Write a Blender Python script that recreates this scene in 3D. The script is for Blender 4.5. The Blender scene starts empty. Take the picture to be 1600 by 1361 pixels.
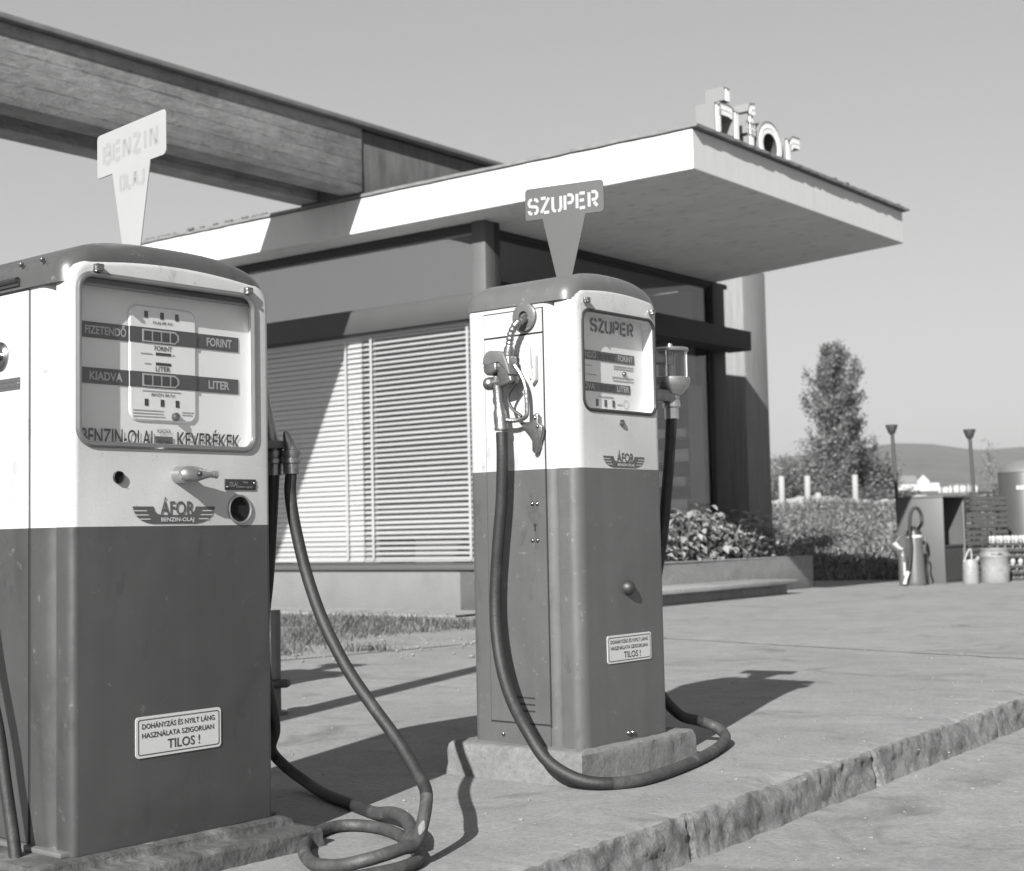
import bpy, bmesh, math, random
from mathutils import Vector, Matrix, Quaternion
from math import sin, cos, pi, radians, sqrt, atan2

scene = bpy.context.scene
COL = scene.collection
random.seed(7)

# ------------------------------------------------------------------ camera, sky, sun, exposure
F_PX = 2307.4                       # focal length in pixels of a 1600 px wide frame
CAM_H = 0.7425
R_AX = Vector((0.99978629, 0.00137123, -0.02062746))
D_AX = Vector((-0.02067299, 0.06631557, -0.99758452))
F_AX = Vector((0.0, 0.99779776, 0.06632974))
cam_d = bpy.data.cameras.new('camera')
cam = bpy.data.objects.new('camera', cam_d)
COL.objects.link(cam)
mw = Matrix.Identity(4)
for i in range(3):
    mw[i][0] = R_AX[i]; mw[i][1] = -D_AX[i]; mw[i][2] = -F_AX[i]
mw.translation = Vector((0, 0, CAM_H))
cam.matrix_world = mw
cam_d.sensor_fit = 'HORIZONTAL'
cam_d.sensor_width = 36.0
cam_d.lens = 36.0 * F_PX / 1600.0
cam_d.clip_start = 0.05
cam_d.clip_end = 9000
cam_d.dof.use_dof = True
cam_d.dof.focus_distance = 3.9
cam_d.dof.aperture_fstop = 6.3
scene.camera = cam

SUN_AZ, SUN_EL = radians(69.3), radians(30.0)      # direction the light travels towards
TRAVEL = Vector((cos(SUN_AZ) * cos(SUN_EL), sin(SUN_AZ) * cos(SUN_EL), -sin(SUN_EL)))
sun_d = bpy.data.lights.new('sun', 'SUN')
sun_d.energy = 5.0
sun_d.angle = radians(0.5)
sun_d.color = (1.0, 0.995, 0.985)
sun = bpy.data.objects.new('sun', sun_d)
COL.objects.link(sun)
sun.rotation_euler = TRAVEL.to_track_quat('-Z', 'Y').to_euler()
sun.location = (-8, -20, 16)

world = bpy.data.worlds.new('World')
scene.world = world
world.use_nodes = True
wt = world.node_tree
bg = wt.nodes['Background']
sky = wt.nodes.new('ShaderNodeTexSky')
sky.sky_type = 'NISHITA'
sky.sun_disc = False
sky.sun_elevation = SUN_EL
sky.sun_rotation = atan2(-TRAVEL.x, -TRAVEL.y) % (2 * pi)
sky.air_density = 1.0
sky.dust_density = 2.0
bw = wt.nodes.new('ShaderNodeRGBToBW')            # black and white film
wt.links.new(sky.outputs[0], bw.inputs[0])
pw_ = wt.nodes.new('ShaderNodeMath'); pw_.operation = 'POWER'; pw_.inputs[1].default_value = 0.54   # flat film response of the sky
wt.links.new(bw.outputs[0], pw_.inputs[0])
wt.links.new(pw_.outputs[0], bg.inputs[0])
bg.inputs[1].default_value = 0.106

vs = scene.view_settings
vs.view_transform = 'Standard'
vs.look = 'None'
vs.exposure = 1.36
vs.gamma = 1.0
vs.use_curve_mapping = False

# ------------------------------------------------------------------ materials (all greys: black and white film)
def mat(name, v, rough=0.7, noise=0.0, scale=8.0, bump=0.0, bscale=40.0, metal=0.0, coat=0.0, spec=0.5,
        stretch=None, spots=0.0, sscale=3.0, coords='Object'):
    v = v * .87
    m = bpy.data.materials.new(name)
    m.use_nodes = True
    nt = m.node_tree
    b = nt.nodes['Principled BSDF']
    b.inputs['Base Color'].default_value = (v, v, v, 1)
    b.inputs['Roughness'].default_value = rough
    b.inputs['Metallic'].default_value = metal
    b.inputs['Specular IOR Level'].default_value = spec
    if coat:
        b.inputs['Coat Weight'].default_value = coat
        b.inputs['Coat Roughness'].default_value = 0.08
    if noise or bump or spots:
        tc = nt.nodes.new('ShaderNodeTexCoord')
        src = tc.outputs[coords]
        if stretch:
            mp = nt.nodes.new('ShaderNodeMapping')
            mp.inputs['Scale'].default_value = stretch
            nt.links.new(src, mp.inputs[0])
            src = mp.outputs[0]
    col = None
    if noise:
        n = nt.nodes.new('ShaderNodeTexNoise')
        n.inputs['Scale'].default_value = scale
        n.inputs['Detail'].default_value = 8
        n.inputs['Roughness'].default_value = 0.65
        nt.links.new(src, n.inputs['Vector'])
        r = nt.nodes.new('ShaderNodeMapRange')
        r.inputs[1].default_value = 0.25
        r.inputs[2].default_value = 0.75
        r.inputs[3].default_value = max(0.0, v * (1 - noise))
        r.inputs[4].default_value = min(0.95, v * (1 + noise))
        nt.links.new(n.outputs[0], r.inputs[0])
        col = r.outputs[0]
    if spots:
        n2 = nt.nodes.new('ShaderNodeTexNoise')
        n2.inputs['Scale'].default_value = sscale
        n2.inputs['Detail'].default_value = 6
        nt.links.new(src, n2.inputs['Vector'])
        r2 = nt.nodes.new('ShaderNodeMapRange')
        r2.inputs[1].default_value = 0.56
        r2.inputs[2].default_value = 0.72
        r2.inputs[3].default_value = 1.0
        r2.inputs[4].default_value = 1.0 - spots
        nt.links.new(n2.outputs[0], r2.inputs[0])
        mu = nt.nodes.new('ShaderNodeMath')
        mu.operation = 'MULTIPLY'
        if col is None:
            mu.inputs[0].default_value = v
        else:
            nt.links.new(col, mu.inputs[0])
        nt.links.new(r2.outputs[0], mu.inputs[1])
        col = mu.outputs[0]
    if col is not None:
        nt.links.new(col, b.inputs['Base Color'])
    if bump:
        n3 = nt.nodes.new('ShaderNodeTexNoise')
        n3.inputs['Scale'].default_value = bscale
        n3.inputs['Detail'].default_value = 6
        nt.links.new(src, n3.inputs['Vector'])
        bp = nt.nodes.new('ShaderNodeBump')
        bp.inputs['Strength'].default_value = bump
        bp.inputs['Distance'].default_value = 0.02
        nt.links.new(n3.outputs[0], bp.inputs['Height'])
        nt.links.new(bp.outputs[0], b.inputs['Normal'])
    return m

def glass_mat(name, tint=0.95, ior=1.5, boost=1.0, rough=0.0):
    m = bpy.data.materials.new(name)
    m.use_nodes = True
    nt = m.node_tree
    nt.nodes.remove(nt.nodes['Principled BSDF'])
    out = nt.nodes['Material Output']
    tr = nt.nodes.new('ShaderNodeBsdfTransparent')
    tr.inputs[0].default_value = (tint, tint, tint, 1)
    gl = nt.nodes.new('ShaderNodeBsdfGlossy')
    gl.inputs['Roughness'].default_value = rough
    lw_ = nt.nodes.new('ShaderNodeLayerWeight')
    pw = nt.nodes.new('ShaderNodeMath'); pw.operation = 'POWER'; pw.inputs[1].default_value = 5
    nt.links.new(lw_.outputs['Facing'], pw.inputs[0])
    fr = nt.nodes.new('ShaderNodeMath'); fr.operation = 'MULTIPLY_ADD'
    f0 = ((ior - 1) / (ior + 1)) ** 2
    fr.inputs[1].default_value = 1 - f0; fr.inputs[2].default_value = f0
    nt.links.new(pw.outputs[0], fr.inputs[0])
    mu = nt.nodes.new('ShaderNodeMath')
    mu.operation = 'MULTIPLY'
    mu.use_clamp = True
    mu.inputs[1].default_value = boost
    mx = nt.nodes.new('ShaderNodeMixShader')
    nt.links.new(fr.outputs[0], mu.inputs[0])
    nt.links.new(mu.outputs[0], mx.inputs[0])
    nt.links.new(tr.outputs[0], mx.inputs[1])
    nt.links.new(gl.outputs[0], mx.inputs[2])
    nt.links.new(mx.outputs[0], out.inputs[0])
    return m

def board_mat(name, v):
    v = v * .87
    # board-marked concrete: boards run along local x, stacked in z
    m = bpy.data.materials.new(name)
    m.use_nodes = True
    nt = m.node_tree
    b = nt.nodes['Principled BSDF']
    b.inputs['Roughness'].default_value = 0.9
    tc = nt.nodes.new('ShaderNodeTexCoord')
    sx = nt.nodes.new('ShaderNodeSeparateXYZ')
    nt.links.new(tc.outputs['Object'], sx.inputs[0])
    def math_(op, a, bb=None):
        n = nt.nodes.new('ShaderNodeMath')
        n.operation = op
        for i, q in enumerate((a, bb)):
            if q is None: continue
            if isinstance(q, (int, float)): n.inputs[i].default_value = q
            else: nt.links.new(q, n.inputs[i])
        return n.outputs[0]
    zz = math_('MULTIPLY', sx.outputs[2], 8.3)
    def nz_(scale, det, st=(1, 1, 1), rg=.65):
        mp = nt.nodes.new('ShaderNodeMapping'); mp.inputs['Scale'].default_value = st
        nt.links.new(tc.outputs['Object'], mp.inputs[0])
        q = nt.nodes.new('ShaderNodeTexNoise'); q.inputs['Scale'].default_value = scale; q.inputs['Detail'].default_value = det; q.inputs['Roughness'].default_value = rg
        nt.links.new(mp.outputs[0], q.inputs['Vector']); return q.outputs[0]
    wob = nz_(2.2, 3, (1, 1, 1))
    zz = math_('ADD', zz, math_('MULTIPLY', wob, .10))
    idx = math_('FLOOR', zz)
    fr = math_('FRACT', zz)
    shift = math_('MULTIPLY', idx, 1.37)
    xs = math_('FLOOR', math_('ADD', math_('MULTIPLY', sx.outputs[0], 0.45), shift))
    cb = nt.nodes.new('ShaderNodeCombineXYZ')
    nt.links.new(xs, cb.inputs[0]); nt.links.new(idx, cb.inputs[1])
    wn = nt.nodes.new('ShaderNodeTexWhiteNoise'); wn.noise_dimensions = '3D'
    nt.links.new(cb.outputs[0], wn.inputs['Vector'])
    streak = nz_(1.0, 8, (5.0, 9.0, 15.0), .7)
    blotch = nz_(1.5, 8, (1, 1, 2.2), .68)
    fine = nz_(26, 5, (1, 1, 1), .8)
    pit = math_('GREATER_THAN', nz_(15, 4, (.7, 1, 1), .7), .66)
    lw_ = math_('MULTIPLY', math_('SUBTRACT', nz_(3.5, 5, (1, 1, 3), .7), .38), .62)
    line = math_('LESS_THAN', fr, lw_)
    val = math_('ADD', math_('ADD', math_('MULTIPLY', wn.outputs[0], .22), math_('MULTIPLY', streak, 1.0)), math_('ADD', math_('MULTIPLY', blotch, 1.9), math_('MULTIPLY', fine, .7)))
    val = math_('SUBTRACT', val, .86)
    val = math_('SUBTRACT', val, math_('ADD', math_('MULTIPLY', line, .34), math_('MULTIPLY', pit, .22)))
    val = math_('MULTIPLY', val, v)
    nt.links.new(val, b.inputs['Base Color'])
    bp = nt.nodes.new('ShaderNodeBump')
    bp.inputs['Strength'].default_value = 0.9
    bp.inputs['Distance'].default_value = 0.06
    nt.links.new(val, bp.inputs['Height'])
    nt.links.new(bp.outputs[0], b.inputs['Normal'])
    return m

M = {}
M['white_enamel'] = mat('white_enamel', 0.36, 0.32, noise=0.03, scale=3, coat=0.3, spots=0.05, sscale=5)
M['red_left'] = mat('dark_red_enamel', 0.038, 0.30, noise=0.10, scale=3, coat=0.45, spots=0.10, sscale=7)
M['red_right'] = mat('mid_red_enamel', 0.068, 0.36, noise=0.08, scale=4, coat=0.3, spots=0.12, sscale=9)
M['cap_left'] = mat('cap_enamel_dark', 0.05, 0.28, noise=0.08, scale=3, coat=0.5)
M['cap_right'] = mat('cap_enamel_mid', 0.078, 0.33, noise=0.06, scale=4, coat=0.4)
M['emblem'] = mat('emblem_paint', 0.06, 0.4)
M['black'] = mat('black_paint', 0.02, 0.45)
M['gap'] = mat('dark_gap', 0.012, 0.9)
M['white_print'] = mat('white_print', 0.4, 0.5)
M['white_sign'] = mat('white_sign_paint', 0.262, 0.45, noise=0.03, scale=9)
M['stencil_white'] = mat('stencil_white', 0.27, 0.5)
M['faded_print'] = mat('faded_print', 0.222, 0.5)
M['dark_print'] = mat('dark_print', 0.03, 0.5)
M['fine_print'] = mat('fine_print', 0.40, 0.6)
M['dial'] = mat('dial_enamel', 0.82, 0.4, noise=0.03, scale=6)
M['chrome'] = mat('worn_chrome', 0.3, 0.22, metal=1.0, noise=0.12, scale=30)
M['alu'] = mat('cast_aluminium', 0.24, 0.36, metal=0.9, noise=0.22, scale=45, bump=0.12, bscale=120)
M['alu_light'] = mat('light_aluminium', 0.46, 0.3, metal=0.9, noise=0.15, scale=30)
M['knob_dark'] = mat('dark_bakelite', 0.022, 0.5, noise=0.3, scale=30)
M['alu_dark'] = mat('grey_grip', 0.09, 0.5, noise=0.15, scale=30)
M['bezel'] = mat('bezel_metal', 0.30, 0.28, metal=0.85, noise=0.1, scale=20)
M['gasket'] = mat('black_gasket', 0.022, 0.35)
M['hose'] = mat('black_rubber_hose', 0.016, 0.6, spec=0.35, noise=0.35, scale=26, spots=-0.9, sscale=16, bump=0.1, bscale=90)
M['hose_worn'] = mat('worn_dusty_hose', 0.036, 0.62, noise=0.5, scale=34, spots=-1.1, sscale=20, bump=0.15, bscale=90)
M['hose_bare'] = mat('bare_cord_patch', 0.15, 0.8, noise=0.2, scale=60)
M['sign_grey'] = mat('grey_sign_paint', 0.05, 0.5, noise=0.05, scale=12)
M['concrete'] = mat('apron_concrete', 0.27, 0.88, noise=0.16, scale=2.1, bump=0.35, bscale=26, spots=0.22, sscale=1.3)
M['driveway'] = mat('driveway_concrete', 0.28, 0.88, noise=0.13, scale=1.5, bump=0.3, bscale=30, spots=0.2, sscale=1.1)
M['kerb'] = mat('rough_kerb', 0.2, 0.92, noise=0.38, scale=9, bump=1.0, bscale=22, spots=0.45, sscale=7)
M['plinth'] = mat('plinth_concrete', 0.15, 0.9, noise=0.28, scale=9, bump=0.6, bscale=36, spots=0.35, sscale=6)
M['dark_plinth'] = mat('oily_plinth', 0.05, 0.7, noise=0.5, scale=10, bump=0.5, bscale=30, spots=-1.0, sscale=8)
M['wall'] = mat('plastered_wall', 0.125, 0.9, noise=0.08, scale=4, bump=0.25, bscale=40, spots=0.10, sscale=2.5)
M['fascia'] = mat('white_fascia', 0.49, 0.85, noise=0.05, scale=5, spots=0.08, sscale=4, stretch=(3, 3, 0.5))
M['soffit'] = mat('painted_soffit', 0.58, 0.9, noise=0.10, scale=3, spots=0.30, sscale=13, stretch=(1, .45, 1))
M['edging'] = mat('sheet_edging', 0.14, 0.6, noise=0.3, scale=9)
M['beam'] = board_mat('board_marked_concrete', 0.20)
M['beam_old'] = mat('stained_concrete', 0.075, 0.9, noise=0.45, scale=3, stretch=(3, 3, 0.7), bump=0.3, bscale=30)
M['pier'] = mat('pier_concrete', 0.17, 0.9, noise=0.3, scale=3, stretch=(9, 9, 0.5), bump=0.3, bscale=30)
M['frame_dark'] = mat('dark_frame', 0.016, 0.6)
M['post_paint'] = mat('post_paint', 0.075, 0.6, noise=0.1, scale=5)
M['frame_mid'] = mat('grey_frame', 0.032, 0.6, noise=0.1, scale=5)
M['frame_black'] = mat('black_beam', 0.01, 0.7)
M['sill'] = mat('sill_grey', 0.05, 0.7)
M['slat'] = mat('blind_slat', 0.56, 0.5)
M['carton'] = mat('carton_board', 0.8, 0.8, noise=0.2, scale=6)
M['interior'] = mat('interior_wall', 0.24, 0.9)
M['interior_dark'] = mat('interior_floor', 0.16, 0.8)
M['pane'] = glass_mat('shop_pane', 0.88, 1.55, 1.6)
M['pane_upper'] = glass_mat('clerestory_pane', 0.80, 2.4, 2.0)
M['pane_dial'] = glass_mat('dial_pane', 0.94, 1.5, 1.0)
M['sight'] = glass_mat('sight_glass', 0.75, 1.5, 2.0)
M['lightbox'] = mat('letter_box', 0.16, 0.6, noise=0.06, scale=6)
M['lightbox_in'] = mat('letter_inside', 0.03, 0.8)
M['lightbox_face'] = mat('letter_face', 0.75, 0.6)
M['tube'] = mat('neon_tube', 0.85, 0.2)
M['soil'] = mat('soil', 0.12, 0.95, noise=0.3, scale=10)
M['cabinet'] = mat('cabinet_paint', 0.075, 0.55, noise=0.06, scale=5)
M['cabinet_in'] = mat('cabinet_inside_shade', 0.05, 0.7, noise=0.15, scale=5)  # shade of the open recess put into the colour
M['ext_paint'] = mat('extinguisher_paint', 0.075, 0.4, noise=0.08, scale=9)
M['pipe'] = mat('vent_pipe_paint', 0.04, 0.6)
M['galv'] = mat('worn_white_tin', 0.2, 0.5, noise=0.22, scale=14, spots=0.25, sscale=9)
M['wood'] = mat('weathered_crate_wood', 0.032, 0.85, noise=0.45, scale=9, stretch=(1, 1, 6))
M['wood_dark'] = mat('bottle_crate_wood', 0.035, 0.85, noise=0.3, scale=9)
M['bottle_glass'] = mat('bottle_glass', 0.16, 0.25, spec=0.6)
M['bottle_cap'] = mat('bottle_cap', 0.3, 0.4)
M['tank_dome'] = mat('tank_dome_paint', 0.11, 0.5, noise=0.15, scale=6)
M['tank'] = mat('tank_paint', 0.05, 0.5, noise=0.06, scale=5)
M['post_white'] = mat('guard_post_paint', 0.3, 0.7, noise=0.1, scale=8)
M['house_wall'] = mat('house_wall', 0.35, 0.9)
M['house_roof'] = mat('house_roof', 0.13, 0.9)
M['paper'] = mat('paper', 0.4, 0.8)

def ground_mat(name, v, seed=0.0, face=False):
    """weathered concrete: mottling, speckle, dark stains, pale scuffs"""
    v = v * .87
    m = bpy.data.materials.new(name)
    m.use_nodes = True
    nt = m.node_tree
    b = nt.nodes['Principled BSDF']
    b.inputs['Roughness'].default_value = 0.9
    tc = nt.nodes.new('ShaderNodeTexCoord')
    mp = nt.nodes.new('ShaderNodeMapping')
    mp.inputs['Location'].default_value = (seed, seed * 1.7, 0)
    nt.links.new(tc.outputs['Object'], mp.inputs[0])
    def noise(scale, detail=6, rough=.6, dist=0.0):
        n = nt.nodes.new('ShaderNodeTexNoise')
        n.inputs['Scale'].default_value = scale; n.inputs['Detail'].default_value = detail
        n.inputs['Roughness'].default_value = rough; n.inputs['Distortion'].default_value = dist
        nt.links.new(mp.outputs[0], n.inputs['Vector'])
        return n.outputs[0]
    def rng(x, a, b_, c, d):
        r = nt.nodes.new('ShaderNodeMapRange')
        for i, q in enumerate((a, b_, c, d)): r.inputs[i + 1].default_value = q
        nt.links.new(x, r.inputs[0]); return r.outputs[0]
    def mul(a, c):
        n = nt.nodes.new('ShaderNodeMath'); n.operation = 'MULTIPLY'
        nt.links.new(a, n.inputs[0])
        if isinstance(c, float): n.inputs[1].default_value = c
        else: nt.links.new(c, n.inputs[1])
        return n.outputs[0]
    k = 1.7 if face else 1.0
    big = rng(noise(.9 * k), .3, .7, .88, 1.10)
    med = rng(noise(5.5 * k, 9, .78, .6), .3, .7, .80, 1.18)
    fine = rng(noise(55 * k, 5, .85), .25, .75, .62, 1.36)
    grit = rng(noise(210, 2, .9), .60, .74, 1.0, .72)
    stain = rng(noise(1.7 * k, 7, .62, 1.2 if not face else .2), .56, .70, 1.0, .58 if not face else .40)
    drip = rng(noise(11 * k, 5, .6, .3), .655, .70, 1.0, .74)
    scuff = rng(noise(3.1 * k, 9, .75, 2.0), .62, .70, 1.0, 1.28)
    if face:
        med = mul(med, rng(noise(7, 9, .8, .2), .46, .60, 1.12, .60))
    val = mul(mul(mul(mul(mul(mul(mul(big, med), fine), grit), stain), drip), scuff), v)
    nt.links.new(val, b.inputs['Base Color'])
    bp = nt.nodes.new('ShaderNodeBump')
    bp.inputs['Strength'].default_value = .55 if not face else .9
    bp.inputs['Distance'].default_value = .008 if not face else .012
    nt.links.new(noise(60 if not face else 38, 7, .75), bp.inputs['Height'])
    nt.links.new(bp.outputs[0], b.inputs['Normal'])
    return m
M['concrete'] = ground_mat('apron_concrete_weathered', .185)
M['driveway'] = ground_mat('driveway_concrete_weathered', .195, 13.0)
M['kerb'] = ground_mat('kerb_broken_concrete', .145, 5.0, True)
M['plinth'] = ground_mat('plinth_weathered', .120, 3.0)
M['planter'] = ground_mat('planter_weathered', .20, 8.0)
M['dirt'] = ground_mat('sandy_dirt_patch', .25, 21.0)

def enamel(name, v, rough=.33, coat=.35, chips=.5, streak=.10, seed=0.0):
    """old sheet-metal enamel: faint dents, vertical streaks, dust and small chips"""
    m = mat(name, v, rough, coat=coat)
    nt = m.node_tree
    b = nt.nodes['Principled BSDF']
    b.inputs['Coat Roughness'].default_value = .14
    tc = nt.nodes.new('ShaderNodeTexCoord')
    def noise(scale, detail, rough_, st=(1, 1, 1)):
        mp = nt.nodes.new('ShaderNodeMapping'); mp.inputs['Scale'].default_value = st; mp.inputs['Location'].default_value = (seed, seed, seed)
        nt.links.new(tc.outputs['Object'], mp.inputs[0])
        n = nt.nodes.new('ShaderNodeTexNoise'); n.inputs['Scale'].default_value = scale; n.inputs['Detail'].default_value = detail; n.inputs['Roughness'].default_value = rough_
        nt.links.new(mp.outputs[0], n.inputs['Vector']); return n.outputs[0]
    def rng(x, a, b_, c, d):
        r = nt.nodes.new('ShaderNodeMapRange')
        for i, q in enumerate((a, b_, c, d)): r.inputs[i + 1].default_value = q
        nt.links.new(x, r.inputs[0]); return r.outputs[0]
    def mul(a, c):
        n = nt.nodes.new('ShaderNodeMath'); n.operation = 'MULTIPLY'
        nt.links.new(a, n.inputs[0])
        if isinstance(c, float): n.inputs[1].default_value = c
        else: nt.links.new(c, n.inputs[1])
        return n.outputs[0]
    blot = rng(noise(4, 6, .6), .3, .7, 1 - streak, 1 + streak)
    st = rng(noise(14, 5, .6, (1, 1, .06)), .35, .70, 1 + streak * .5, 1 - streak)
    grain = rng(noise(150, 3, .8), .3, .7, .94, 1.06)
    ch = rng(noise(26, 9, .80), .612, .628, 1.0, 1 - chips if v > .2 else 1 + chips * 2.5)
    sc = rng(noise(9, 8, .75, (1, 1, .35)), .605, .625, 1.0, 1 - chips * .6 if v > .2 else 1 - chips * .5)
    nt.links.new(mul(mul(mul(mul(mul(blot, st), grain), ch), sc), v * .87), b.inputs['Base Color'])
    nt.links.new(rng(noise(7, 7, .7), .3, .7, rough - .06, rough + .2), b.inputs['Roughness'])
    bp = nt.nodes.new('ShaderNodeBump'); bp.inputs['Strength'].default_value = .22; bp.inputs['Distance'].default_value = .02
    nt.links.new(noise(3.5, 3, .5), bp.inputs['Height']); nt.links.new(bp.outputs[0], b.inputs['Normal'])
    nt.links.new(bp.outputs[0], b.inputs['Coat Normal'])
    return m
M['white_enamel'] = enamel('white_enamel_worn', .37, .34, .25, .35, .04, 1.0)
M['red_left'] = enamel('dark_red_enamel_worn', .039, .32, .40, .45, .12, 2.0)
M['red_right'] = enamel('mid_red_enamel_worn', .069, .36, .30, .40, .09, 3.0)
M['cap_left'] = enamel('cap_dark_enamel_worn', .052, .30, .45, .4, .10, 4.0)
M['cap_right'] = enamel('cap_mid_enamel_worn', .080, .33, .38, .4, .08, 5.0)

def leaf_mat(name, v, var=0.5, trans=0.25):
    v = v * .87
    m = bpy.data.materials.new(name)
    m.use_nodes = True
    nt = m.node_tree
    b = nt.nodes['Principled BSDF']
    b.inputs['Roughness'].default_value = 0.55
    g = nt.nodes.new('ShaderNodeNewGeometry')
    r = nt.nodes.new('ShaderNodeMapRange')
    r.inputs[3].default_value = v * (1 - var)
    r.inputs[4].default_value = v * (1 + var)
    nt.links.new(g.outputs['Random Per Island'], r.inputs[0])
    nt.links.new(r.outputs[0], b.inputs['Base Color'])
    t = nt.nodes.new('ShaderNodeBsdfTranslucent')
    nt.links.new(r.outputs[0], t.inputs[0])
    mx = nt.nodes.new('ShaderNodeMixShader')
    mx.inputs[0].default_value = trans
    nt.links.new(b.outputs[0], mx.inputs[1])
    nt.links.new(t.outputs[0], mx.inputs[2])
    nt.links.new(mx.outputs[0], nt.nodes['Material Output'].inputs[0])
    return m
M['leaf_bed'] = leaf_mat('bed_leaf', 0.27, 0.45)
M['leaf_bed_dark'] = leaf_mat('bed_leaf_dark', 0.19, 0.5)
M['leaf_poplar'] = leaf_mat('poplar_leaf', 0.17, 0.3)
M['leaf_bush'] = leaf_mat('bush_leaf', 0.23, 0.25)
M['leaf_dark'] = leaf_mat('dark_bush_leaf', 0.12, 0.4)
M['grass'] = leaf_mat('grass_blade', 0.09, 0.6)
M['weed'] = leaf_mat('field_weed', 0.145, 0.5)
M['bark'] = mat('bark', 0.12, 0.9)
M['field'] = mat('field_grass', 0.07, 0.95, noise=0.3, scale=0.6, spots=0.3, sscale=0.25, bump=0.3, bscale=3, coords='Object')
def field_mat():
    m = mat('field_and_hills', .062, .95, noise=.3, scale=.6, bump=.3, bscale=3)
    nt = m.node_tree; b = nt.nodes['Principled BSDF']
    lk = b.inputs['Base Color'].links[0]; src = lk.from_socket
    tc = nt.nodes.new('ShaderNodeTexCoord')
    v = src
    for sc_, lo_, hi_ in ((.03, .72, 1.3), (.09, .8, 1.2), (.008, .85, 1.15)):
        n = nt.nodes.new('ShaderNodeTexNoise'); n.inputs['Scale'].default_value = sc_; n.inputs['Detail'].default_value = 7; n.inputs['Roughness'].default_value = .7
        mp = nt.nodes.new('ShaderNodeMapping'); mp.inputs['Scale'].default_value = (1, .8, 1)
        nt.links.new(tc.outputs['Object'], mp.inputs[0]); nt.links.new(mp.outputs[0], n.inputs['Vector'])
        r = nt.nodes.new('ShaderNodeMapRange')
        for i_, q_ in enumerate((.35, .65, lo_, hi_)): r.inputs[i_ + 1].default_value = q_
        nt.links.new(n.outputs[0], r.inputs[0])
        mu = nt.nodes.new('ShaderNodeMath'); mu.operation = 'MULTIPLY'
        nt.links.new(v, mu.inputs[0]); nt.links.new(r.outputs[0], mu.inputs[1]); v = mu.outputs[0]
    nt.links.new(v, b.inputs['Base Color'])
    return m
M['field'] = field_mat()
M['gravel'] = mat('pale_gravel', 0.22, 0.95, noise=0.15, scale=3)
M['dirt'] = mat('sandy_dirt', 0.17, 0.95, noise=0.2, scale=2.2, bump=0.6, bscale=26, spots=0.2, sscale=3)

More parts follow.
